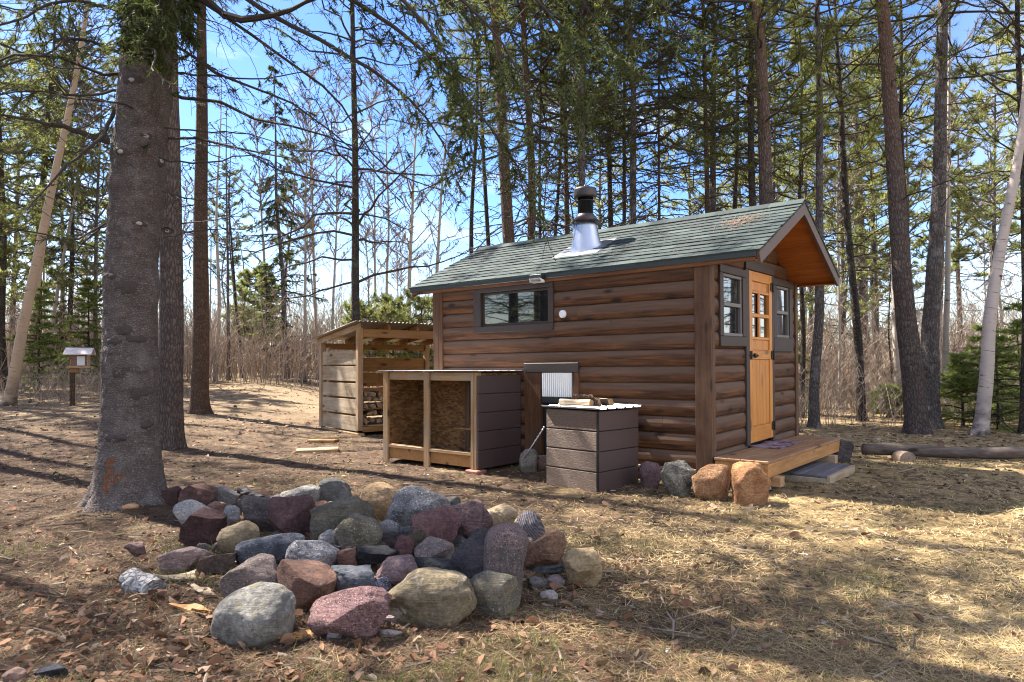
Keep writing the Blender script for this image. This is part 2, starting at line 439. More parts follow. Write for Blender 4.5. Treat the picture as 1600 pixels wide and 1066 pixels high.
BK_BIG = bark('spruce_bark_grey', (.095, .074, .064), (.26, .215, .195), (.15, .11, .092), (46, 46, 60), 1.0, lichen=(.24, .21, .195), dist=.014, bump=1.0, crack=.5, flecks=True)
BK_PINE = bark('pine_bark_plated', (.070, .054, .048), (.165, .135, .120), (.13, .082, .060), (26, 26, 8), 1.0, up=(.20, .105, .060))
BK_GREY = bark('pine_bark_greyish', (.085, .070, .064), (.20, .175, .160), (.13, .095, .078), (28, 28, 8), 1.0, lichen=(.27, .26, .25))
BK_DARK = bark('dark_bark', (.040, .032, .028), (.100, .082, .070), (.065, .050, .040), (28, 28, 11), 1.0, lichen=(.12, .125, .095))
BK_BROWN = bark('brown_bark', (.070, .046, .034), (.165, .105, .072), (.11, .070, .048), (28, 28, 11), 1.0)
BK_BIRCH = birch('birch_bark_pink', (.52, .43, .37), (.075, .058, .050))
BK_BIRCHT = birch('birch_bark_tan', (.42, .31, .215), (.07, .048, .036))
BK_ASPEN = birch('aspen_bark_pale', (.38, .34, .29), (.12, .10, .085))
TW_DARK = plain('dark_twig', (.050, .039, .031), .9, var=.35, scale=6, spec=.15)
TW_GREY = plain('grey_twig', (.115, .092, .076), .9, var=.35, scale=4, spec=.15)
TW_PALE = plain('pale_twig', (.205, .160, .125), .9, var=.35, scale=4, spec=.15)
ND_SPRUCE = needle('spruce_needles', (.036, .048, .014), (.115, .135, .036), .5)
ND_PINE = needle('pine_needles', (.062, .078, .018), (.20, .21, .050), .5)
ND_LIGHT = needle('light_needles', (.11, .13, .036), (.31, .32, .10), .5)
ND_FIR = needle('young_fir_needles', (.085, .12, .022), (.29, .34, .085), .5)
ND_BUD = needle('lichen_buds', (.055, .050, .028), (.120, .105, .055), .2)
# ------------------------------------------------------------------ ground and its litter
def _ground_mat():
    m = NT('forest_floor'); P = m.obj()
    x = m.n('ShaderNodeSeparateXYZ', {0: P}).outputs[0]
    y = m.n('ShaderNodeSeparateXYZ', {0: P}).outputs[1]
    patch = m.noise(P, .55, 5, .6, .4)
    mid = m.noise(P, 4.5, 6, .68, .6)
    fib = m.noise(m.mapping((1, 2.6, 1), rot=(0, 0, .5)), 34, 5, .75, 1.2)
    fib2 = m.noise(m.mapping((2.6, 1, 1), rot=(0, 0, -.3)), 48, 4, .75, 1.0)
    straw = m.mix(fib, (.25, .165, .072), (.56, .405, .195))
    duff = m.mix(fib2, (.052, .034, .024), (.19, .120, .076))
    # old lawn grass in the yard to the right, needle duff elsewhere
    side = m.ramp(m.math('ADD', m.math('MULTIPLY', x, .11), m.math('MULTIPLY', m.math('SUBTRACT', patch, .5), 1.3)), [(.0, 0.0), (.36, 1.)])
    c = m.mix(m.math('MULTIPLY', side, .88), duff, straw)
    c = m.mix(m.ramp(mid, [(.40, .85), (.56, 0.)]), c, (.070, .047, .033))
    c = m.mix(m.ramp(m.noise(P, 1.6, 6, .7, .8), [(.56, 0.), (.70, .6)]), c, m.mix(fib, (.30, .215, .115), (.58, .44, .25)))
    far = m.ramp(m.math('MULTIPLY', y, .05), [(.5, 0.), (.9, 1.)])
    c = m.mix(m.math('MULTIPLY', far, .6), c, m.mix(mid, (.16, .105, .062), (.46, .345, .20)))
    moss = m.ramp(m.noise(P, 1.1, 5, .7), [(.60, 0.), (.72, .5)])
    c = m.mix(m.math('MULTIPLY', moss, .65), c, m.mix(fib, (.060, .066, .020), (.16, .165, .06)))
    h = m.math('ADD', m.math('ADD', fib, fib2), m.math('MULTIPLY', mid, 1.5))
    return m.done(c, .95, m.bump(h, .8, .03), spec=.1)
def axis(a, b, fine0, fine1, step, grow):
    p = [fine0]
    s = step
    while p[-1] < fine1: p.append(p[-1]+step)
    s = step
    while p[-1] < b: s *= grow; p.append(min(b, p[-1]+s))
    q = [fine0]; s = step
    while q[-1] > a: s *= grow; q.append(max(a, q[-1]-s))
    return np.array(q[1:][::-1]+p)
gx, gy = axis(-320, 320, -5.5, 6.5, .05, 1.09), axis(-30, 420, 2.2, 10, .05, 1.09)
X, Y = np.meshgrid(gx, gy, indexing='ij')
Z = ground(X, Y)+.010*fbm(X*9, Y*9, 1.7, 2)*(np.hypot(X, Y-5) < 14)
gm = MB(); nx, ny = X.shape
i, j = np.arange(nx-1)[:, None]*ny, np.arange(ny-1)[None, :]
gm.add(np.stack([X, Y, Z], -1).reshape(-1, 3), np.stack([i+j, i+ny+j, i+ny+j+1, i+j+1], -1).reshape(-1, 4))
tag(gm.build('ground', _ground_mat(), smooth=True), kind='structure')

def scatter(n, xr, Yr, keep=None):
    """points spread so that their density falls with distance"""
    u = R.random(n); Y = 1/(1/Yr[0]+(1/Yr[1]-1/Yr[0])*u)
    X = (R.random(n)*(xr[1]-xr[0])+xr[0])*Y
    p = np.stack([X, Y], -1)
    if keep is not None: p = p[R.random(n) < keep(p[:, 0], p[:, 1])]
    return p
def ramp_mat(name, stops, rough=.9, tr=.15):
    m = NT(name)
    return m.done(m.ramp(m.attr('tint'), stops), rough, spec=.12, translucent=tr)
M_STRAW = ramp_mat('dry_needles_and_straw', [(0, (.060, .040, .028)), (.35, (.175, .115, .068)), (.7, (.43, .305, .145)), (1, (.64, .49, .26))])
M_GRASS = ramp_mat('green_grass_blades', [(0, (.075, .085, .022)), (1, (.19, .21, .060))], tr=.35)
M_LEAF = ramp_mat('dry_leaves', [(0, (.075, .042, .028)), (.4, (.18, .092, .052)), (.75, (.31, .195, .122)), (1, (.45, .36, .26))], tr=.2)
M_CONE = ramp_mat('cones_and_bark_bits', [(0, (.018, .013, .010)), (.7, (.070, .044, .032)), (1, (.16, .10, .07))], tr=0)
M_CHIP = ramp_mat('pale_chips', [(0, (.28, .22, .17)), (.6, (.50, .42, .33)), (1, (.66, .64, .63))], tr=0)
def side_of(x, y): return np.clip(.45+.15*x+.45*fbm(x*.8, y*.8, 4.4, 3), .06, 1)
def blades(p, length, width, tint, lift, updir=0.0):
    n = len(p); a = R.random(n)*2*np.pi; L = length*(.5+R.random(n))
    el = updir+lift*R.random(n)
    d = np.stack([np.cos(a)*np.cos(el), np.sin(a)*np.cos(el), np.sin(el)], -1)
    s = np.stack([-np.sin(a), np.cos(a), (R.random(n)-.5)*.6], -1)
    w = width*np.clip(p[:, 1]/4, .75, 3)[:, None]
    b = np.concatenate([p, (ground(p[:, 0], p[:, 1])+.004+.012*R.random(n))[:, None]], 1)
    return np.stack([b-s*w/2, b+s*w/2, b+d*L[:, None]], 1), tint
b = MB()
p = scatter(150000, (-.82, .82), (2.35, 15))
sd = side_of(p[:, 0], p[:, 1])
V, t = blades(p, .075, .0042, np.clip(.10+.68*sd+R.normal(0, .2, len(p)), 0, 1), .28)
b.tris(V, 0, t)
tag(b.build('dry_grass', M_STRAW), kind='stuff')
b = MB()
p = scatter(46000, (-.8, .8), (2.4, 10), lambda x, y: np.where(fbm(x*1.5, y*1.5, 21, 3) > .45, .9, .05+.10*(x > .3)))
V, t = blades(p, .05, .005, R.random(len(p)), .8, .35)
b.tris(V, 0, t)
tag(b.build('green_grass', M_GRASS), kind='stuff')
def leaves(b, p, size, tint, flat=.35):
    n = len(p); a = R.random(n)*2*np.pi; L = size*(.35+1.3*R.random(n)**1.7); W = L*(.45+.35*R.random(n))
    d = np.stack([np.cos(a), np.sin(a), R.normal(0, flat, n)], -1); d /= np.linalg.norm(d, axis=1, keepdims=True)
    s = np.cross(d, np.stack([R.normal(0, flat, n), R.normal(0, flat, n), np.ones(n)], -1)); s /= np.linalg.norm(s, axis=1, keepdims=True)
    u = np.cross(s, d)
    c = np.concatenate([p, (ground(p[:, 0], p[:, 1])+.012+.02*R.random(n))[:, None]], 1)
    L, W = L[:, None], W[:, None]; cur = (R.normal(0, .28, n))[:, None]*L
    q = [c-d*L*.5, c-d*L*.18+s*W*.46+u*cur*.6, c+d*L*.2+s*W*.42+u*cur*.7, c+d*L*.56, c+d*L*.2-s*W*.42+u*cur*.7, c-d*L*.18-s*W*.46+u*cur*.6, c+u*cur*-.1]
    V = np.stack(q, 1).reshape(-1, 3); o = np.arange(n)[:, None]*7
    fs = np.concatenate([o+np.array([6, i, (i+1) % 6])[None] for i in range(6)])
    b.add(V, fs, 0, np.repeat(tint, 7))
b = MB()
def leafdens(x, y):
    near = np.exp(-(((x+1.6)/1.5)**2+((y-3.5)/1.1)**2))
    return np.clip(.02+.9*near+.15*sstep(0, -4, x)+.25*np.exp(-(((x+.6)/1.7)**2+((y-4.3)/1.2)**2)), 0, 1)
p = scatter(10500, (-.8, .8), (2.4, 14), leafdens)
leaves(b, p, .046, np.clip(R.normal(.42, .22, len(p)), 0, 1))
p = scatter(700, (-.85, .85), (5, 30)); leaves(b, p, .06, np.clip(R.normal(.62, .25, len(p)), 0, 1))
p = np.stack([R.uniform(2.5, 14, 1800), R.uniform(9, 22, 1800)], -1); leaves(b, p, .075, np.clip(R.normal(.7, .22, len(p)), 0, 1))
p = np.stack([R.uniform(-14, -4, 1600), R.uniform(9, 24, 1600)], -1); leaves(b, p, .08, np.clip(R.normal(.66, .22, len(p)), 0, 1))
tag(b.build('leaf_litter', M_LEAF), kind='stuff')
_ico = None
def ico(level):
    import bmesh
    bm = bmesh.new(); bmesh.ops.create_icosphere(bm, subdivisions=level, radius=1)
    v = np.array([x.co[:] for x in bm.verts]); f = np.array([[y.index for y in x.verts] for x in bm.faces]); bm.free()
    return v, f
def bits(b, p, size, tint, sq=(1, .7, .5), lev=1):
    v0, f0 = ico(lev)
    for k in range(len(p)):
        a = R.random()*6.28; s = size*(.5+R.random())
        v = v0*np.array(sq)*s*(1+.25*R.normal(0, 1, (len(v0), 1))*.5)
        v = np.stack([v[:, 0]*np.cos(a)-v[:, 1]*np.sin(a), v[:, 0]*np.sin(a)+v[:, 1]*np.cos(a), v[:, 2]], -1)
        b.add(v+np.array([p[k, 0], p[k, 1], float(ground(p[k, 0], p[k, 1]))+size*sq[2]*.4]), f0, 0, tint[k])
b = MB(); p = scatter(1100, (-.8, .8), (2.4, 12)); bits(b, p, .018, np.clip(R.normal(.4, .3, len(p)), 0, 1))
p = np.stack([R.uniform(-.8, .8, 1500), R.uniform(5.5, 15, 1500)], -1); p[:, 0] *= p[:, 1]; bits(b, p, .026, np.clip(R.normal(.45, .3, len(p)), 0, 1), (1, .6, .35))
tag(b.build('cone_litter', M_CONE), kind='stuff')
b = MB(); p = scatter(420, (-.8, .8), (2.5, 11)); bits(b, p, .022, np.clip(R.normal(.5, .3, len(p)), 0, 1), (1, .55, .18))
tag(b.build('chip_litter', M_CHIP), kind='stuff')
b = MB(); p = scatter(700, (-.8, .8), (2.4, 16)); n = len(p); a = R.random(n)*6.28; L = .03+.17*R.random(n)**3
c = np.concatenate([p, (ground(p[:, 0], p[:, 1])+.012)[:, None]], 1); d = np.stack([np.cos(a), np.sin(a), R.normal(0, .08, n)], -1)*L[:, None]
bend = np.stack([-np.sin(a), np.cos(a), np.ones(n)*.3], -1)*(R.normal(0, .1, n)*L)[:, None]
b.tubes(np.stack([c-d, c-d*.2+bend, c+d*.4+bend*.5, c+d], 1), np.array([.0035, .004, .003, .0015])[None]*(1+R.random((n, 1))), 4, 0, R.random(n))
tag(b.build('twig_litter', ramp_mat('fallen_twigs', [(0, (.06, .045, .036)), (1, (.30, .23, .165))], tr=0)), kind='stuff')
# ------------------------------------------------------------------ the cabin
U1 = np.array([-.77995507, .62580406, -.0062741]); U2 = np.array([.62570184, .77995649, .01284842]); U3 = np.cross(U2, U1)
CM = np.eye(4); CM[:3, 0], CM[:3, 1], CM[:3, 2], CM[:3, 3] = -U1, U2, U3, (2.0759, 7.2391, CAMH-.9474)
cabin = empty('log_cabin', mat=CM)
tag(cabin, 'small brown log-sided cabin with green shingle roof, orange pine door and stove chimney', 'cabin')
CL, CW, SL, EB, ZE, ZR = 3.985, 2.91, .48, .09, 2.10, 2.84       # length, width, roof slope, eave overhang, eave and ridge height
def roof_z(y): return ZE+SL*(min(y, CW-y)+EB)
# solid core of the walls with its gables
w = MB()
prof = [(0.0, -.12), (0.0, 2.02), (CW/2, roof_z(CW/2)-.12), (CW, 2.02), (CW, -.12)]
V = np.array([[x, y, z] for x in (-CL+.02, -.02) for y, z in prof])
w.add(V, [np.array([[0, 1, 6, 5], [1, 2, 7, 6], [2, 3, 8, 7], [3, 4, 9, 8], [4, 0, 5, 9]]), np.array([[4, 3, 2, 1, 0], [5, 6, 7, 8, 9]])])
w.build('wall', M_DARK, cabin)
H = .1825
LOGP = [(0, .010), (.03, .022), (.13, .034), (.34, .042), (.60, .042), (.82, .036), (.945, .026), (.985, .012), (1, .008)]
def log(mb, horiz, a0, a1, zb, zlo=None, zhi=None):
    """one course of half-round siding; horiz 0 = on the long wall (along x), 1 = on the door wall (along y)"""
    zlo, zhi = zb if zlo is None else zlo, zb+H if zhi is None else zhi
    fr = np.linspace((zlo-zb)/H, (zhi-zb)/H, 12)
    fr = np.unique(np.concatenate([fr, [f for f, _ in LOGP if (zlo-zb)/H < f < (zhi-zb)/H]]))
    out = np.interp(fr, [f for f, _ in LOGP], [o for _, o in LOGP])
    t = R.random(); k = R.uniform(.97, 1.05)
    nseg = max(2, int((a1-a0)/.12)); aa = np.linspace(a0, a1, nseg+1)
    wob = .0028*fbm(aa*2.2+t*50, 0, t*9, 2)
    V, wr = [], []
    for a, wb in zip(aa, wob):
        for f, o in zip(fr, out):
            z = zb+f*H; d = o*k+(wb if o > .01 else 0)
            V.append((a, -d, z) if horiz == 0 else (d, a, z)); wr.append(f)
    n = len(fr); i = np.arange(nseg)[:, None]*n; j = np.arange(n-1)[None]
    q = np.stack([i+j, i+n+j, i+n+j+1, i+j+1], -1).reshape(-1, 4)
    mb.add(np.array(V), [q, np.array([list(range(n))[::-1]]), np.array([[nseg*n+x for x in range(n)]])], 0, t, np.clip((np.array(wr)-.5)*1.25+.5+R.uniform(-.14, .14), 0, 1))  # upper half weathers grey; darker amber lower half also paints in underside shade
def course(mb, horiz, a0, a1, zb, holes, zmax=9):
    cuts = [(zb, min(zb+H, zmax))]
    z0, z1 = cuts[0]
    if z1-z0 < .02: return
    zs = sorted({z0, z1, *[z for h in holes for z in h[2:] if z0+.012 < z < z1-.012]})
    for lo, hi in zip(zs[:-1], zs[1:]):
        spans = [(a0, a1)]
        for (h0, h1, b0, b1) in holes:
            if b0 < (lo+hi)/2 < b1:
                spans = [s for (p, q) in spans for s in ((p, min(q, h0)), (max(p, h1), q)) if s[1]-s[0] > .02]
        for (p, q) in spans:
            j = [p]
            if q-p > 1.3 and R.random() < .75: j.append(p+(q-p)*R.uniform(.2, .8))
            j.append(q)
            for a, b_ in zip(j[:-1], j[1:]): log(mb, horiz, a+.0015, b_-.0015, zb, lo, hi)
WIN = (-3.20, -2.0, 1.44, 1.94); HAT = (-2.30, -1.66, -.3, .90)
s = MB()
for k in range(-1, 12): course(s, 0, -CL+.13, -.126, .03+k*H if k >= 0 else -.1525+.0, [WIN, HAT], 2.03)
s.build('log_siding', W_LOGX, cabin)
s = MB()
FW = [(.25, .90, 1.20, 1.97), (1.02, 1.90, -.2, 2.09), (2.0, 2.62, 1.20, 1.97)]
for k in range(-1, 16):
    zb = .03+k*H
    zm = zb+H*.8; cut = max(0.0, (zm-(ZE+SL*EB-.13))/SL)
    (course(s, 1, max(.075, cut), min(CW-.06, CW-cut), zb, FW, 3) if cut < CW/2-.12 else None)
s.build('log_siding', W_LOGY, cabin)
# corner boards and the scalloped bead beside the front one
for x0, x1, y0, y1 in ((-.125, .056, -.058, -.018), (.018, .056, -.016, .052)):
    MB().box(x0, x1, y0, y1, -.165, 2.02, 0).build('corner_board', W_POST, cabin)
for x0, x1 in ((-CL-.03, -CL+.075), (-CL+.078, -CL+.145)):
    MB().box(x0, x1, -.062, -.005, -.165, 2.02, 0).build('corner_board', W_POST, cabin)
MB().box(.02, .06, CW-.075, CW+.03, -.1, 2.03, 0).build('corner_board', W_POST, cabin)
bd = MB()
for k in range(11):
    z = .04+k*H
    bd.extrude([(0, 0), (.030, .02), (.040, H*.5), (.030, H-.02), (0, H)], (.014, .058, z), (.014, .086, z), (1, 0, 0), (0, 0, 1), 0, R.random())
bd.build('scalloped_trim', W_POST, cabin)
# sill, skirt beam, floor
MB().box(-CL+.13, -.128, -.070, -.004, -.185, -.155, 0).build('sill_board', wood('sill_weathered', (.25, .19, .14), (.42, .34, .27), 0, .85), cabin)
for bb in ((-CL+.02, -.02, -.03, .05, -.30, -.19), (-CL+.02, -.02, CW-.08, CW, -.30, -.19), (-.06, -.01, .06, CW-.09, -.30, -.125)): MB().box(*bb).build('skid_beam', W_FASC, cabin)
# picture window on the long wall
def window(x0, x1, z0, z1, parent, tw, axis_, name='window', rail=None, inner=.05, sash=W_SASH):
    """axis_ 0: in the long wall (y faces out); 1: in the door wall (x faces out)"""
    def bx(mb, a0, a1, d0, d1, b0, b1, m=0): return mb.box(a0, a1, -d1, -d0, b0, b1, m) if axis_ == 0 else mb.box(d0, d1, a0, a1, b0, b1, m)
    f = MB()
    bx(f, x0, x1, .005, .066, z1-tw[2], z1); bx(f, x0, x1, .005, .066, z0, z0+tw[3])
    bx(f, x0, x0+tw[0], .005, .064, z0+tw[3]+.002, z1-tw[2]-.002); bx(f, x1-tw[1], x1, .005, .064, z0+tw[3]+.002, z1-tw[2]-.002)
    fo = f.build(name, W_TRIM, parent)
    i0, i1, j0, j1 = x0+tw[0]+.002, x1-tw[1]-.002, z0+tw[3]+.002, z1-tw[2]-.002
    sh = MB(); t = .035 if rail else .03
    bx(sh, i0, i1, .004, inner, j1-t, j1); bx(sh, i0, i1, .004, inner+.006, j0, j0+t)
    bx(sh, i0, i0+t, .004, inner-.002, j0+t+.001, j1-t-.001); bx(sh, i1-t, i1, .004, inner-.002, j0+t+.001, j1-t-.001)
    if rail: bx(sh, i0+t+.001, i1-t-.001, .004, inner+.004, rail-.022, rail+.022)
    sh.build('sash', sash, fo)
    zs = [(j0+t+.001, rail-.023), (rail+.023, j1-t-.001)] if rail else [(j0+t+.001, j1-t-.001)]
    for k, (b0, b1) in enumerate(zs):
        g = MB(); bx(g, i0+t+.001, i1-t-.001, .010+(.008*k), .016+(.008*k), b0, b1); g.build('pane', M_GLASS, fo)
    return fo
window(-3.25, -1.945, 1.395, 1.985, cabin, (.13, .075, .06, .085), 0, inner=.020, sash=W_TRIM)
window(.19, .955, 1.15, 2.03, cabin, (.095, .10, .085, .11), 1, rail=1.61)
window(1.935, 2.70, 1.095, 2.03, cabin, (.105, .13, .085, .18), 1, rail=1.605)
# door casing and door
dc = MB(); dc.box(.006, .062, .957, 1.062, .0, 2.05); dc.box(.006, .062, 1.866, 1.933, .0, 2.05); dc.box(.006, .068, .957, 1.933, 2.052, 2.15)
dc.build('door_casing', W_TRIM, cabin)
d = MB(); y0, y1 = 1.066, 1.862
d.box(.01, .040, y0+.105, y1-.105, .20, 1.0)                                   # lower planked panel
for k in range(5): d.box(.03, .048, y0+.112+k*.117, y0+.112+k*.117+.112, .215, 1.0)
door = d.build('door', W_DOOR, cabin)
for a, b_ in ((1.112, 1.234), (1.822, 1.929)): MB().box(.01, .044, y0+.105, y1-.105, a, b_).build('door_panel', W_DOOR, door)
for a, b_ in ((y0, y0+.10), (y1-.10, y1)): MB().box(.008, .060, a, b_, .02, 2.045).build('stile', W_DOOR, door)
MB().box(.03, .052, 1.40, 1.46, 1.269, 1.504).build('glazing_bar', W_DOOR, door); MB().box(.03, .052, 1.40, 1.46, 1.551, 1.789).build('glazing_bar', W_DOOR, door)
for a, b_ in ((.02, .20), (1.0, 1.11), (1.93, 2.045)): MB().box(.008, .0595, y0+.101, y1-.101, a, b_).build('rail', W_DOORX, door)
for a, b_ in ((1.235, 1.268), (1.79, 1.82), (1.505, 1.55)): MB().box(.012, .054, y0+.101, y1-.101, a, b_).build('rail', W_DOORX, door)
for (a, b_) in ((y0+.102, 1.399), (1.461, y1-.102)):
    for (c, e) in ((1.27, 1.504), (1.552, 1.788)): MB().box(.012, .024, a, b_, c, e).build('pane', M_GLASS, door)
hd = MB(); hd.box(.060, .070, 1.045, 1.20, 1.035, 1.062); hd.box(.060, .080, 1.07, 1.105, 1.0, 1.10)
hd.lathe([(0, 0), (.022, 0), (.022, .02), (0, .025)], 12, M=frame((0, 1, 0), (0, 0, 1), (.078, 1.16, 1.048)))
hd.add(np.array([[.064, 1.20, 1.02], [.064, 1.34, 1.045], [.064, 1.20, 1.075], [.072, 1.20, 1.02], [.072, 1.34, 1.045], [.072, 1.20, 1.075]]), [np.array([[0, 1, 2], [5, 4, 3]]), np.array([[0, 3, 4, 1], [1, 4, 5, 2]])])
for k in range(4): hd.box(.066, .076, 1.21+k*.03, 1.222+k*.03, 1.015+.006*k, 1.075-.006*k)
hd.build('latch', M_BLACK, door)
for z in (.17, 1.05, 1.90):
    h_ = MB(); h_.box(.061, .072, 1.80, 1.905, z-.05, z+.05); h_.lathe([(.010, -.06), (.012, -.055), (.012, .055), (.010, .06)], 10, M=frame((1, 0, 0), (0, 1, 0), (.076, 1.864, z)))
    h_.build('hinge', M_BLACK, door)
# roof
RX0, RX1 = -CL-.45, .575
th = math.atan(SL); cs, sn = math.cos(th), math.sin(th)
run = (CW/2+EB)/cs
rd = MB()
for sgn in (0, 1):
    def P(x, u, h):      # along, up the slope, out of the slope
        y = -EB+u*cs-h*sn; z = ZE-.035+u*sn+h*cs
        return (x, y if sgn == 0 else CW-y, z)
    u1_ = run-.02
    npl = 13
    for k in range(npl):      # planks of the roof deck, seen from below under the gable
        a, b_ = u1_*k/npl+.0015, u1_*(k+1)/npl-.0015
        q = [P(x, u, h) for x in (RX0+.03, RX1-.03) for u in (a, b_) for h in (-.055, -.02)]
        fc = np.array([[0, 1, 3, 2], [4, 6, 7, 5], [0, 4, 5, 1], [2, 3, 7, 6], [0, 2, 6, 4], [1, 5, 7, 3]])
        rd.add(np.array(q), fc if sgn == 0 else fc[:, ::-1], 0, R.random())
roof = rd.build('roof', W_SOFF, cabin)
sh = MB()
ncs = 13; ex = run/ncs
for sgn in (0, 1):
    for k in range(ncs):
        x = RX0+R.uniform(-.3, 0)
        while x < RX1+.005:
            wd = R.uniform(.16, .34); a, b_ = max(x, RX0-.012), min(x+wd, RX1+.012); x += wd
            if b_-a < .02: continue
            u0 = k*ex-(.018 if k == 0 else R.uniform(0, .012)); u1_ = min((k+1)*ex+.05, run+.004)
            lift = .011+R.random()*.007
            q = []
            for xx in (a+.001, b_-.001):
                for u, h in ((u0, -.012), (u1_, -.016), (u0, lift), (u1_, .000)):
                    y = -EB+u*cs-h*sn; z = ZE-.010+u*sn+h*cs
                    q.append((xx, y if sgn == 0 else CW-y, z))
            fc = np.array([[0, 2, 3, 1], [4, 5, 7, 6], [0, 4, 6, 2], [1, 3, 7, 5], [2, 6, 7, 3], [0, 1, 5, 4]])
            sh.add(np.array(q), fc if sgn == 0 else fc[:, ::-1], 0, np.clip(R.normal(.45, .26), 0, 1))
x = RX0
while x < RX1:
    b_ = min(x+.22, RX1+.012)
    zr = ZE-.010+run*sn
    sh.extrude([(-.13, -.13*SL+.010), (0, .022), (.13, -.13*SL+.010), (.13, -.13*SL), (0, .010), (-.13, -.13*SL)], (x+.001, CW/2, zr+.012), (b_-.001, CW/2, zr+.012), (0, 1, 0), (0, 0, 1), 0, R.random())
    x += .22
sh.build('shingles', M_SHING, roof)
for y0_, y1_ in ((-EB-.012, -EB+.004), (CW+EB-.004, CW+EB+.012)): MB().box(RX0, RX1-.03, y0_, y1_, ZE-.075, ZE-.018).build('drip_edge', M_DRIP, roof)
for y0_, y1_ in ((-EB+.004, -EB+.03), (CW+EB-.03, CW+EB-.004)): MB().box(RX0+.02, RX1-.045, y0_, y1_, 1.985, ZE-.058).build('fascia', W_FASC, roof)
for xx in (RX1-.028, RX0-.002):
    for sgn in (0, 1):
        rk = MB(); q = []
        for x_ in (xx, xx+.03):
            for u, h in ((-.012, -.135), (run, -.135), (-.012, -.014), (run, -.014)):
                y = -EB+u*cs-h*sn; z = ZE-.012+u*sn+h*cs
                if u > 1: y = CW/2; z = ZE-.012+(CW/2+EB)*SL+h/cs
                q.append((x_, y if sgn == 0 else CW-y, z))
        fc = np.array([[0, 2, 3, 1], [4, 5, 7, 6], [0, 4, 6, 2], [1, 3, 7, 5], [2, 6, 7, 3], [0, 1, 5, 4]])
        rk.add(np.array(q), fc if sgn == 0 else fc[:, ::-1])
        rk.build('rake_board', W_RAKE, roof)
for y0_, y1_ in ((CW+.012, CW+EB-.032), (-EB+.032, -.066)): MB().box(.066, RX1-.032, y0_, y1_, 1.985, 2.0).build('soffit', W_SOFF, roof)
nl = MB(); n = 230
yy = np.clip(R.normal(.90, .10, n), .6, 1.3); xx = R.normal(.03, .11, n); a = R.random(n)*6.28
c0 = np.stack([xx, yy, ZE-.010+SL*(yy+EB)+.024+.012*R.random(n)], -1); dd = np.stack([np.cos(a), np.sin(a)*cs, np.sin(a)*sn], -1)*.05
ss = np.stack([-np.sin(a), np.cos(a)*cs, np.cos(a)*sn], -1)*.004
nl.tris(np.stack([c0-ss, c0+ss, c0+dd], 1), 0, R.random(n)*.6+.2)
n = 900; yy = R.uniform(-.02, CW/2-.05, n); xx = RX0+.05+(RX1-RX0-.1)*R.random(n); a = R.random(n)*6.28
c0 = np.stack([xx, yy, ZE-.010+SL*(yy+EB)+.022+.006*R.random(n)], -1); dd = np.stack([np.cos(a), np.sin(a)*cs, np.sin(a)*sn], -1)*.045
ss = np.stack([-np.sin(a), np.cos(a)*cs, np.cos(a)*sn], -1)*.003
nl.tris(np.stack([c0-ss, c0+ss, c0+dd], 1), 0, R.random(n)*.5)
tag(nl.build('fallen_needles', ramp_mat('rusty_needles', [(0, (.10, .055, .038)), (1, (.30, .185, .12))]), None), 'rusty dead needles scattered on the green roof, heaped near the ridge', 'needles', kind='stuff').matrix_world = cabin.matrix_world.copy()
# chimney
cx, cy = -1.97, .74; cz = roof_z(cy)-.01
ch = empty('chimney', (cx, cy, cz), parent=cabin)
fl = MB(); ns = 40
ring = []
for (r0, h0_, sk_) in ((.215, .012, 1), (.192, .05, .8), (.135, .34, 0), (.130, .36, 0)):
    for j in range(ns):
        a = j/ns*2*np.pi; rx, ry = r0*np.cos(a), r0*np.sin(a)
        ring.append((rx, ry, h0_+SL*ry*sk_))
V = np.array(ring); k = np.arange(3)[:, None]*ns; j = np.arange(ns)[None]; j2 = (j+1) % ns
fl.add(V, np.stack([k+j, k+j2, k+ns+j2, k+ns+j], -1).reshape(-1, 4))
for a in (-2.2,):
    fl.box(-.006, .006, -.004, .010, .05, .34, M=frame((math.cos(a+1.57), math.sin(a+1.57), 0), (-math.cos(a), -math.sin(a), 0), (.175*math.cos(a), .175*math.sin(a), 0)))
fl.build('flashing', M_GALVD, ch, True)
bp = MB(); q = []
for x_ in (-.34, .34):
    for y_ in (-.30, .26):
        for h in (.008, .014): q.append((x_, y_, SL*y_+h))
bp.add(np.array(q), np.array([[0, 1, 3, 2], [4, 6, 7, 5], [0, 4, 5, 1], [2, 3, 7, 6], [0, 2, 6, 4], [1, 5, 7, 3]])); bp.build('flashing_plate', M_GALV, ch)
MB().lathe([(.105, .42), (.19, .325), (.195, .325), (.115, .43), (.11, .44)], 40).build('storm_collar', M_RUSTCAP, ch, True)
MB().lathe([(.102, .30), (.102, .595), (.128, .60), (.128, .612), (.10, .62), (.10, .66), (.0, .66)], 40).build('pipe', M_PIPE, ch, True)
cp = MB(); cp.lathe([(.0, .652), (.10, .652), (.142, .655), (.150, .672), (.150, .755), (.144, .776), (.10, .790), (.02, .800), (.012, .83), (0, .832)], 40)
cp.build('cap', M_RUSTCAP, ch, True)
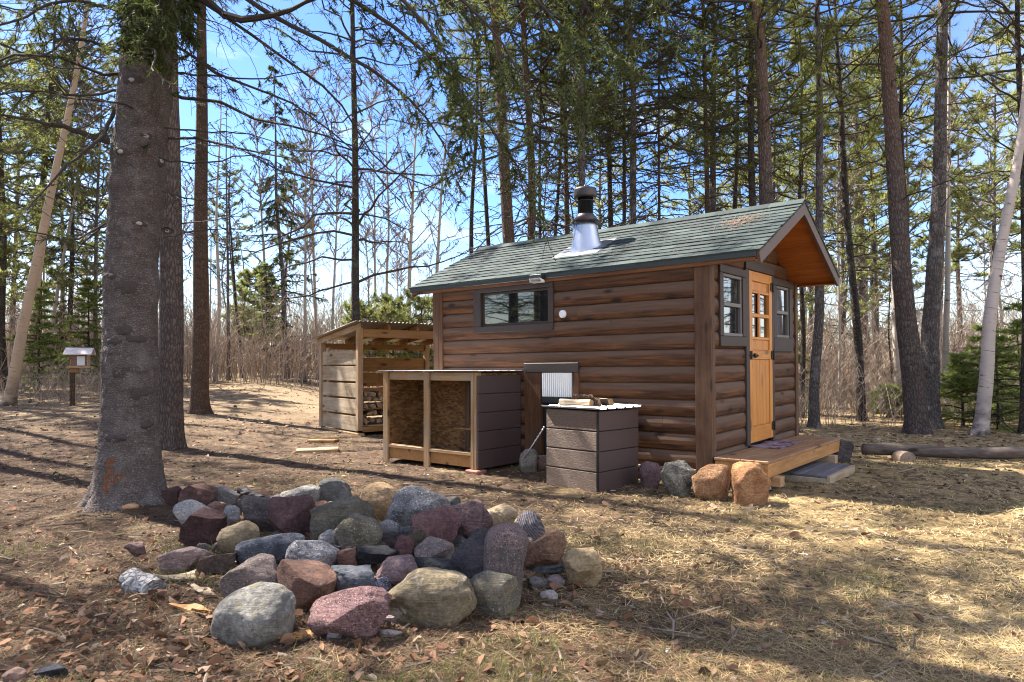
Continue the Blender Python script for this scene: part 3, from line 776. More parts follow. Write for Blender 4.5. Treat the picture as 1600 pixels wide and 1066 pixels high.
# round vent, flood light, hatch of the firewood bin
MB().lathe([(0, .036), (.014, .036), (.016, .030), (.036, .032), (.046, .026), (.048, .0)], 28, M=frame((1, 0, 0), (0, 0, 1), (-1.808, -.040, 1.58))).build('round_vent', M_LAMP, cabin, True)
fl_ = MB(); fl_.box(-2.215, -2.035, -.175, -.105, 2.03, 2.075); fl_.box(-2.16, -2.09, -.10, -.06, 2.0, 2.06)
flo = fl_.build('flood_light', M_DRIP, cabin)
l_ = MB(); l_.extrude([(0, 0), (.09, -.02), (.10, -.05), (.02, -.045)], (-2.21, -.19, 2.026), (-2.04, -.19, 2.026), (0, 1, 0), (0, 0, 1)); l_.build('lens', M_LAMP, flo)
hp = MB(); hp.box(-2.40, -1.585, -.075, -.005, .875, .99)
hatch = hp.build('hatch', W_TRIM, cabin)
for a, b_ in ((-2.40, -2.15), (-1.67, -1.585)): MB().box(a, b_, -.068, -.005, -.15, .873).build('jamb', W_POST, hatch)
MB().box(-2.148, -1.672, -.004, .0, -.15, .873).build('opening', M_DARK, hatch)
nc = 16; pr = []
for k in range(nc*6+1):
    t = k/(nc*6); pr.append((t*.465, .008*math.sin(t*nc*2*np.pi)))
cm = MB(); cm.extrude(pr, (-2.145, -.035, .575), (-2.145, -.035, .868), (1, 0, 0), (0, -1, 0), cap=False); cm.build('corrugated_panel', M_GALV, hatch, True)
MB().box(-2.145, -1.68, -.05, -.008, .50, .572).build('panel_rail', M_DRIP, hatch)
# ------------------------------------------------------------------ porch deck, doormat, step
YX, YY = np.array([.78, -.6258, 0]), np.array([.6258, .78, 0])
YX /= np.linalg.norm(YX); YY /= np.linalg.norm(YY)
C0 = np.array([2.0759, 7.2391, 0.])
DM = frame(YX, YY, C0)
def rooted(name, M, label, cat, group=None):
    o = empty(name, mat=M); tag(o, label, cat, group); return o
DZ = .325
deck = rooted('porch_deck', DM, 'low wooden porch deck in front of the orange door', 'deck')
b = MB()
for k in range(4): b.box(.075+k*.139, .075+k*.139+.136, -.06, 2.87, DZ-.030, DZ, bev=.005)
b.build('deck_boards', W_DECK, deck)
for bb in ((.595, .628, -.05, 2.86), (.08, .594, -.05, -.018), (.08, .594, 2.83, 2.86), (.08, .115, .0, 2.82)): MB().box(*bb, DZ-.165, DZ-.031).build('rim_joist', W_DECKR, deck)
for y in (.10, 2.20):
    MB().box(.16, .70, y, y+.13, DZ-.27, DZ-.167).build('support_block', W_LUMX, deck)
for y in (.08, 2.18):
    MB().box(.20, .55, y, y+.2, -.06, DZ-.272).build('support_block', M_STONEG, deck)
mt = MB(); nx_, ny_ = 14, 30
mv = np.array([[.03+.36*i/nx_+.02*math.sin(j*.2), 1.06+.92*j/ny_, DZ+.010+.004*math.sin(i*.7+j*.4)] for i in range(nx_+1) for j in range(ny_+1)])
mv = np.concatenate([mv, mv-np.array([0, 0, .008])]); n_ = (nx_+1)*(ny_+1)
i, j = np.arange(nx_)[:, None]*(ny_+1), np.arange(ny_)[None]
q = np.stack([i+j, i+ny_+1+j, i+ny_+2+j, i+j+1], -1).reshape(-1, 4)
rim = [(a*(ny_+1), (a+1)*(ny_+1)) for a in range(nx_)]
e = list(range(0, n_, ny_+1)); e2 = list(range(ny_, n_, ny_+1)); e3 = list(range(ny_+1)); e4 = list(range(n_-ny_-1, n_))
sd = [(p, q_, q_+n_, p+n_) for l in (e, e2[::-1], e3[::-1], e4) for p, q_ in zip(l[:-1], l[1:])]
mt.add(mv, [q, np.array(sd)])
mo = mt.build('doormat', M_MATC); mo.location = C0; mo.rotation_euler = (0, 0, math.atan2(YX[1], YX[0]))
mo.matrix_world = Matrix([list(map(float, r)) for r in DM]); tag(mo, 'purple and grey woven doormat on the porch deck', 'doormat')
step = rooted('porch_step', DM, 'weathered grey board step on the ground before the porch deck', 'step')
b = MB()
gz = .09
for k in range(6): b.box(.40+k*.089, .40+k*.089+.084, .93, 2.02, gz-.025, gz)
b.build('tread', W_STEP, step)
for bb in ((.925, .962, .92, 2.03, -.05, gz-.004), (.40, .923, .92, .945, -.05, gz-.027), (.40, .923, 2.005, 2.03, -.05, gz-.027)): MB().box(*bb).build('step_frame', W_GREYY, step)

# ------------------------------------------------------------------ firewood shelter behind
SX, SY = np.array([.78, .6258, 0]), np.array([-.6258, .78, 0])
SX /= np.linalg.norm(SX); SY /= np.linalg.norm(SY)
SO = at(557, 690); SO = np.array([-2.75, 12.3, float(ground(-2.75, 12.3))])
shed = rooted('firewood_shelter', frame(SX, SY, SO), 'open lean-to firewood shelter of rough boards with a corrugated roof', 'wood shed')
SW, SD = 2.5, 1.72; zf, zb_ = 1.95, 1.72
def up(x, y, z0, z1, w=.10, name='post'): return MB().box(x, x+w, y, y+w, z0, z1).build(name, W_LUMZ, shed)
up(0, 0, .10, zf); up(0, SD-.1, .06, zb_); up(SW-.1, 0, .10, zf); up(SW-.1, SD-.1, .06, zb_)
for bb in ((.102, SW-.102, -.002, .040, zf-.17, zf-.02), (.102, SW-.102, SD-.055, SD-.015, zb_-.13, zb_-.01)): MB().box(*bb).build('header_beam', W_ORANGEX, shed)
for x in (.03, .62, 1.22, 1.82, SW-.07):
    MB().beam((x, -.02, zf+.03), (x, SD+.10, zb_+.02), .04, .11).build('rafter', W_ORANGEX if x > .1 else W_LUMY, shed)
b = MB(); pr = []
ncor = 34
for k in range(ncor*6+1): pr.append((-.10+k/(ncor*6)*(SW+.2), .010*math.sin(k/6*2*np.pi)))
prb = [(a, h-.004) for a, h in pr[::-1]]
b.extrude(pr+prb, (0, -.12, zf+.115), (0, SD+.2, zb_+.075), (1, 0, 0), (0, 0, 1))
b.build('corrugated_roof', plain('shed_roof_sheet', (.28, .25, .21), .5, .5, .3, 6), shed)
b = MB(); zs = [.08, .385, .69, .985, 1.285]
for z in zs: b.box(.030, .052, .102, SD-.102, z, z+.262+R.uniform(-.01, .012))
b.build('side_boards', W_GREYY, shed)
MB().box(.056, .095, SD-.32, SD-.22, .08, 1.62).build('batten', W_LUMZ, shed)
b = MB()
for k, z in enumerate((.22, .53, .84, 1.15)):
    b.box(.102, 1.25, SD-.05, SD-.025, z, z+.285); b.box(1.254, SW-.102, SD-.05, SD-.025, z+.004, z+.287)
b.build('back_boards', W_ORANGEX, shed)
b = MB()
for k in range(12): b.box(.055, SW-.055, .0+k*.14, .0+k*.14+.132, .165, .19)
b.build('floor_boards', W_LUMX, shed)
for bb in ((.003, .045), (SD-.06, SD-.02)): MB().box(.102, SW-.102, *bb, .07, .163).build('floor_joist', W_ORANGEX, shed)
for bb in ((.02, .10), (SW-.1, SW-.02)): MB().box(*bb, -.08, SD+.02, -.05, .058, bev=.02).build('skid', W_LUMY, shed)

def split_log(name, L, r, kind, label, group, M):
    """a split piece of firewood: wedge section, bark on the round side, end grain"""
    k = 7 if kind else 9
    if kind: pts = [(0, 0)]+[(r*math.cos(a), r*math.sin(a)) for a in np.linspace(.0, R.uniform(1.2, 2.2), 6)]
    else: pts = [(r*.55*math.cos(a)*R.uniform(.85, 1.1), r*.55*math.sin(a)*R.uniform(.85, 1.1)) for a in np.linspace(0, 2*np.pi, 9)[:-1]]
    pts = np.array(pts)-np.mean(pts, axis=0); n = len(pts); seg = 5
    V = []
    for s_ in range(seg+1):
        y = (s_/seg-.5)*L; jig = R.normal(0, r*.035, (n, 2))
        V += [(p[0]+q[0], y, p[1]+q[1]) for p, q in zip(pts, jig)]
    m = MB(); V = np.array(V); i = np.arange(seg)[:, None]*n; j = np.arange(n)[None]; j2 = (j+1) % n
    q = np.stack([i+j, i+j2, i+n+j2, i+n+j], -1).reshape(-1, 4)
    m.add(V, [q], 0, R.random()); m.f.append((np.array([list(range(n))]), 1)); m.f.append((np.array([[seg*n+x for x in range(n)][::-1]]), 1))
    bk = q[[x for x in range(len(q)) if (x % n) not in (0, n-1)]] if kind else q
    if kind: m.f = [(q[[x for x in range(len(q)) if (x % n) in (0, n-1)]], 0), (bk, 2)]+m.f[1:]
    o = m.build(name, [W_SPLIT_Y, W_END, BK_BROWN]); o.matrix_world = Matrix([list(map(float, r_)) for r_ in M])
    return tag(o, label, 'firewood', group)
W_SPLIT_Y = wood('split_firewood_pale', (.40, .29, .17), (.66, .54, .39), 1, .85, knots=False, bump=.6)
def rotM(base, x, y, z, rz=0.0, ry=0.0, rx=0.0):
    return base@np.array(Matrix.Translation((x, y, z))@Matrix.Rotation(rz, 4, 'Z')@Matrix.Rotation(rx, 4, 'X')@Matrix.Rotation(ry, 4, 'Y'))
SM = frame(SX, SY, SO)
row = 0
for z in (.265, .40, .525, .65, .75):
    for kx in range(5 if z < .7 else 3):
        x = .20+kx*.135+R.uniform(-.015, .015)+(.06 if row % 2 else 0)
        split_log('firewood', .40, .078, kx % 2 == 0, 'split firewood piece stacked end-on inside the open wood shelter', 'firewood stacked in the shelter', rotM(SM, x, .26+R.uniform(-.02, .04), z+R.uniform(-.008, .008), R.uniform(-.05, .05), R.uniform(0, 6.28)))
    row += 1

# ------------------------------------------------------------------ open storage bin and closed storage bin by the long wall
BX, BY = np.array([-.78, .626, 0])/np.hypot(.78, .626), np.array([-.626, -.78, 0])/np.hypot(.78, .626)   # along the wall to the left, out of the wall
def bin_frame(px, py, Y): return frame(BX, BY, np.array([(px-800)/F_PX*Y, Y, 0]))
BM = bin_frame(744, 0, 8.12); BM[2, 3] = float(ground(BM[0, 3], BM[1, 3]))
bn = rooted('open_storage_bin', BM, 'open-fronted storage bin of lumber posts with a dark brown end panel', 'storage bin')
BW, BD, BH = 1.66, .82, 1.215
for x, w in ((.046, .045), (.80, .09), (BW-.09, .09)):
    MB().box(x, x+w, -.04, .0, .045 if x < .5 else .0, BH-.02).build('post', W_LUMZ, bn)
MB().box(.0, .044, -.09, -.002, .045, BH-.02).build('post', W_LUMZ, bn)
for x in (.80, BW-.09): MB().box(x, x+.09, -BD+.018, -BD+.058, .0, BH-.04).build('post', wood('shade_dimmed_post', (.10, .055, .03), (.2, .12, .07), 2), bn)  # rear posts: lumber colour darkened to paint in the shade inside the bin
b = MB(); b.box(.046, BW, -.078, -.041, BH-.125, BH-.022); b.build('top_rail', W_LUMX, bn)
for x0, x1 in ((.093, .798), (.892, BW-.092)):
    MB().box(x0, x1, -.09, -.003, .20, .238).build('bottom_rail', W_LUMX, bn)
b = MB(); b.box(.046, BW, -.080, -.042, .055, .198); b.build('bottom_board', W_DECKR, bn)
for bb in ((.03, BW, -BD, -BD+.016, .03, BH-.03), (BW-.016, BW-.001, -BD+.018, -.092, .03, BH-.03), (.03, .044, -BD+.018, -.092, .06, BH-.03)): MB().box(*bb).build('osb_lining', M_OSB, bn)
b = MB(); b.box(.046, BW-.018, -BD+.018, -.082, .06, .085); b.build('bin_floor', M_OSB, bn)
b = MB(); hh = (BH-.05-.05)/5
for k in range(5): b.box(-.030, -.006+.0*k, -BD, -.002, .05+k*hh, .05+(k+1)*hh-.006, bev=.006)
b.build('end_panel', M_BPLAIN, bn)
b = MB(); pr = [(a, .004*(1 if (k % 8) in (0, 1) else 0)) for k, a in enumerate(np.linspace(-BD-.02, .05, 49))]
b.extrude(pr+[(a, h-.006) for a, h in pr[::-1]], (-.06, 0, BH), (BW+.05, 0, BH-.008), (0, 1, 0), (0, 0, 1))
b.build('metal_top', M_WHITE_METAL, bn)
db = MB()
for k in range(46):
    x, y = R.uniform(.08, BW-.1), R.uniform(-BD+.06, -.12); a = R.random()*3.14; L = R.uniform(.08, .22)
    db.beam((x-L*math.cos(a), max(-BD+.03, y-L*math.sin(a)*.5), .10+R.random()*.05), (x+L*math.cos(a), min(-.1, y+L*math.sin(a)*.5), .10+R.random()*.09), .02, .012, 0, R.random())
do = db.build('kindling_scraps', wood('kindling', (.22, .16, .11), (.5, .42, .33), 0, knots=False)); do.matrix_world = Matrix([list(map(float, r)) for r in BM]); tag(do, 'loose bark and kindling scraps on the floor of the open bin', 'kindling', kind='stuff')
bk = empty('bucket', mat=rotM(BM, .19, -.30, .52)); tag(bk, 'small white plastic bucket inside the open bin beside its end panel', 'bucket')
MB().lathe([(0, 0), (.082, 0), (.086, .004), (.108, .20), (.114, .205), (.114, .216), (.104, .216), (.082, .01), (0, .01)], 32).build('pail', M_BUCKET, bk, True)
hb = MB(); hb.tubes(np.array([[(.112*math.cos(t), .01, .20+.10*math.sin(t)) for t in np.linspace(0, np.pi, 12)]]), .003, 6); hb.build('handle', M_GALV, bk, True)
shf = MB(); shf.box(.046, .46, -BD+.06, -.10, .495, .518); shf.build('inner_shelf', M_OSB, bn)
pv = MB(); pv.box(-.07, .13, -.10, .06, -.06, .042, bev=.012)
pvo = pv.build('paver', M_BRICK); pvo.matrix_world = Matrix([list(map(float, r)) for r in BM]); tag(pvo, 'red paver block under the front corner of the open bin', 'paver')

KM = bin_frame(934, 0, 6.93)@np.array(Matrix.Rotation(math.radians(-6), 4, 'Z')); KM[2, 3] = float(ground(KM[0, 3], KM[1, 3]))
kb = rooted('closed_storage_bin', KM, 'dark brown embossed-board storage bin with firewood on its metal top', 'storage bin')
KW, KD, KH = .70, .70, .845
b = MB(); hh = (KH-.02)/4
for k in range(4): b.box(.012, KW-.002, -.024, .0, .0+k*hh+.003, (k+1)*hh-.004, bev=.007)
b.build('front_panel', M_BSIDE, kb)
b = MB()
for k in range(4): b.box(-.012, .010, -KD, -.004, .0+k*hh+.003, (k+1)*hh-.003, bev=.006)
b.build('side_panel', M_BPLAIN, kb)
b = MB(); b.box(.012, KW-.016, -KD+.01, -.026, .03, KH-.03); b.build('carcass', M_DARK, kb)
b = MB(); b.box(-.016, .011, -.005, .008, 0, KH-.022); b.build('corner_trim', M_BLACK, kb)
b = MB(); b.box(KW-.014, KW, -KD, -.026, .003, KH-.022); b.build('side_panel', M_BPLAIN, kb)
b = MB(); pr = [(a, .016*(1 if (k % 9) in (0, 1) else 0)) for k, a in enumerate(np.linspace(-KD-.02, .03, 46))]
b.extrude(pr+[(a, h-.004) for a, h in pr[::-1]], (-.04, 0, KH), (KW+.04, 0, KH), (0, 1, 0), (0, 0, 1)); b.build('metal_top', M_WHITE_METAL, kb)
for (nm, x, y, z, L, r_, kd, ry) in (('long pale split log lying along the front of the closed bin top', .40, -.14, .046, .40, .075, 0, .4),
        ('split log with bark beside the long pale log on the closed bin', .36, -.26, .055, .36, .085, 1, 1.0),
        ('short split log with dark end at the right of the closed bin top', .20, -.33, .05, .24, .075, 1, 2.2),
        ('thin split stick laid on top of the logs on the closed bin', .38, -.22, .115, .26, .035, 1, .5)):
    split_log('firewood', L, r_, kd, nm, 'firewood on the closed bin', rotM(KM, x, y, KH+z, 1.57+R.uniform(-.12, .12), ry))
# poker leaning behind the stone
pk = MB(); p0, p1 = world_px(806, 707, 8.25), world_px(850, 668, 8.1); p0[2] = float(ground(p0[0], p0[1]))+.01
dv = (p1-p0)
pk.tubes(np.array([[p0-p0, dv*.5, dv]]), .008, 8, cap=True)
rr = np.array([dv*.70, dv*.78, dv*.86, dv*.94, dv*1.0])
for c in rr: pk.tubes(np.array([[c-dv*.02, c, c+dv*.02]]), np.array([[.008, .016, .008]]), 8)
po = pk.build('poker', M_GALV, None, True); po.location = p0; tag(po, 'thin grey metal rod leaning between the open bin and the closed bin', 'metal rod')

# ------------------------------------------------------------------ things lying about
def lay(name, px, py, L, Wd, T, rz, mat, label, cat, group=None):
    p = at(px, py); m = MB()
    m.box(-L/2, L/2, -Wd/2, Wd/2, -.012, T, bev=.006)
    o = m.build(name, mat); o.location = p; o.rotation_euler = (R.uniform(-.03, .03), R.uniform(-.03, .03), rz); return tag(o, label, cat, group)
lay('plank', 505, 691, .48, .24, .045, -.12, W_DECKR, 'short brown plank on the ground, the farther of two by the shelter', 'plank')
lay('plank', 496, 706, .62, .26, .045, .22, W_LUMX, 'weathered plank on the ground, the nearer of two by the shelter', 'plank')
# fallen pole on the right with the cut block that props it
pA, pB = at(1348, 716), at(1660, 722)
pA[2] += .12; pB[2] += .09
lg = MB(); K = 40; T = np.linspace(0, 1, K)[:, None]; PP = pA+(pB-pA)*T; PP[:, 2] += .012*np.sin(T[:, 0]*9)
lg.tubes((PP-pA)[None], (.082+.008*fbm(T[:, 0]*7, 0, 1, 2)-.012*T[:, 0])[None], 20, cap=True)
lo = lg.build('fallen_pole', W_ROT, None, True); lo.location = pA; tag(lo, 'long weathered pole laid on the ground before the birch', 'log')
bp_ = at(1412, 721); bl = MB()
bl.lathe([(0, -.02), (.10, -.02), (.108, 0), (.108, .20), (.098, .205), (0, .205)], 24, M=frame((1, 0, 0), (0, 0, 1), (0, .10, .03)))
bo = bl.build('log_block', wood('cut_block', (.20, .13, .09), (.42, .33, .25), 1, .9, knots=False)); bo.location = bp_; tag(bo, 'cut round block lying under the long weathered pole', 'log')
# bird feeder on its post
fp = at(113, 609, 17.0); 
fdr = empty('bird_feeder', fp); fdr.rotation_euler = (0, 0, .35); tag(fdr, 'small wooden bird feeder with pale roof on a post', 'bird feeder')
fz = 1.28-(572-HY)/F_PX*17-fp[2]        # height of its tray
MB().box(-.05, .05, -.05, .05, -.1, fz-.16).build('post', BK_BROWN, fdr)
MB().box(-.06, .40, -.22, .22, fz-.05, fz).build('tray', W_LUMX, fdr)
MB().box(-.04, .14, -.04, .04, fz-.158, fz-.052).build('bracket', W_LUMX, fdr)
for x in (-.02, .34): MB().box(x, x+.02, -.14, .14, fz+.002, fz+.30).build('end_wall', W_GREYY, fdr)
MB().box(.002, .338, -.13, -.122, fz+.002, fz+.27).build('feeder_panel', wood('feeder_wall', (.18, .10, .07), (.32, .2, .15), 0), fdr)
MB().box(.13, .30, -.145, -.132, fz+.01, fz+.24).build('seed_window', M_BUCKET, fdr)
rf_ = MB()
for sg in (-1, 1): rf_.beam((.16, 0, fz+.44), (.16, sg*.26, fz+.285), .60, .02, up=(1, 0, 0)) if False else rf_.add(np.array([(x, y*sg, z+h) for x in (-.14, .46) for y, z in ((0, fz+.43), (.27, fz+.275)) for h in (0, .022)]), np.array([[0, 1, 3, 2], [4, 6, 7, 5], [0, 4, 5, 1], [2, 3, 7, 6], [0, 2, 6, 4], [1, 5, 7, 3]]) if sg > 0 else np.array([[0, 2, 3, 1], [4, 5, 7, 6], [0, 1, 5, 4], [2, 6, 7, 3], [0, 4, 6, 2], [1, 3, 7, 5]]))
rf_.build('feeder_roof', plain('feeder_roof_board', (.50, .44, .42), .8, var=.2), fdr)
# ------------------------------------------------------------------ the stones
RV, RF = ico(5)
def hexc(h):
    c = [((int(h[i:i+2], 16)/255)**2.2) for i in (0, 2, 4)]; g = .3*c[0]+.55*c[1]+.15*c[2]
    q = .85 if c[0] > c[1] and (c[1]-c[2]) > .25*(c[0]-c[2]) else .38
    return tuple((x*q+g*(1-q))*k for x, k in zip(c, (1.16, 1.07, .98)))
_rm = {}
def rmat(c1, c2, speck=0.0, band=0, patch=None):
    k = (c1, c2, speck, band, patch)
    if k not in _rm: _rm[k] = rockmat('stone_'+c1+'_'+c2, hexc(c1), hexc(c2), speck*.32, band=band, patch=hexc(patch) if patch else None)
    return _rm[k]
G = 'stones of the rock pile'
def rock(px, py, w, h, kind, tilt, mat, label, Yadd=0.0, depth=None, base=None, sink=.12, group=None, name='rock'):
    """(px, py): middle of the stone in the photograph, w x h its size there in pixels"""
    yb = py+h/2 if base is None else base
    p = at(px, yb); Yc = p[1]+Yadd
    gk = 1.09 if group == G else 1.0
    W, Hh = w/F_PX*Yc*gk, h/F_PX*Yc*gk
    D = (depth or .85)*(W*Hh)**.5
    seed = R.uniform(0, 99)
    v = RV.copy()
    if kind in ('block', 'cube', 'slab'):
        pw = 7 if kind == 'cube' else 3.4
        v = v/((np.abs(v)**pw).sum(1)**(1/pw))[:, None]*.86
    nf = {'cube': 6, 'round': 9, 'block': 11, 'slab': 10, 'shard': 10}[kind]
    dirs = R.normal(0, 1, (nf, 3)); dirs /= np.linalg.norm(dirs, axis=1, keepdims=True)
    lim = {'cube': (.84, .98), 'round': (.66, .97), 'block': (.50, .80), 'slab': (.52, .85), 'shard': (.42, .8)}[kind]
    if kind in ('block', 'slab'): dirs[:4] = np.array([[0, 0, 1], [1, .1, .1], [-1, -.2, .1], [0, -1, .15]])+R.normal(0, .22, (4, 3)); dirs[:4] /= np.linalg.norm(dirs[:4], axis=1, keepdims=True)
    soft = {'cube': .04, 'round': .10, 'block': .035, 'slab': .04, 'shard': .02}[kind]
    v = v*(1+.22*noise3(v[:, 0]*1.1+seed, v[:, 1]*1.1, v[:, 2]*1.1))[:, None]
    for dn in dirs:
        d = R.uniform(*lim); e = v@dn-d
        e = np.where(e > -soft, (e+soft)**2/(4*soft)*(e < soft)+e*(e >= soft), 0)
        v = v-e[:, None]*dn*.96
    amp = {'cube': .07, 'round': .055, 'block': .075, 'slab': .075, 'shard': .07}[kind]
    nn = fbm(v[:, 0]*2.4+seed, v[:, 1]*2.4, v[:, 2]*2.4, 3)*amp+fbm(v[:, 0]*9+seed, v[:, 1]*9, v[:, 2]*9, 3)*amp*.34
    v = v*(1+nn)[:, None]
    asp = W/Hh
    v = v*np.array([asp**.5, 1, asp**-.5])
    c, s_ = math.cos(tilt), math.sin(tilt)
    v = np.stack([v[:, 0]*c+v[:, 2]*s_, v[:, 1], -v[:, 0]*s_+v[:, 2]*c], -1)
    for ax, sz in ((0, W), (1, D), (2, Hh)):
        lo, hi = v[:, ax].min(), v[:, ax].max(); v[:, ax] = ((v[:, ax]-lo)/(hi-lo)-.5)*sz
    ext = 1+sink
    v[:, 2] = np.where(v[:, 2] < 0, v[:, 2]*(1+sink*2), v[:, 2])
    zc = CAMH-(py-HY)/F_PX*Yc
    m = MB(); m.add(v, RF, 0, R.random())
    o = m.build(name, mat, None, True); o.location = (float((px-800)/F_PX*Yc), float(Yc+D*.12), float(zc))
    return tag(o, label, 'rock', group)
G = 'stones of the rock pile'
A = rmat
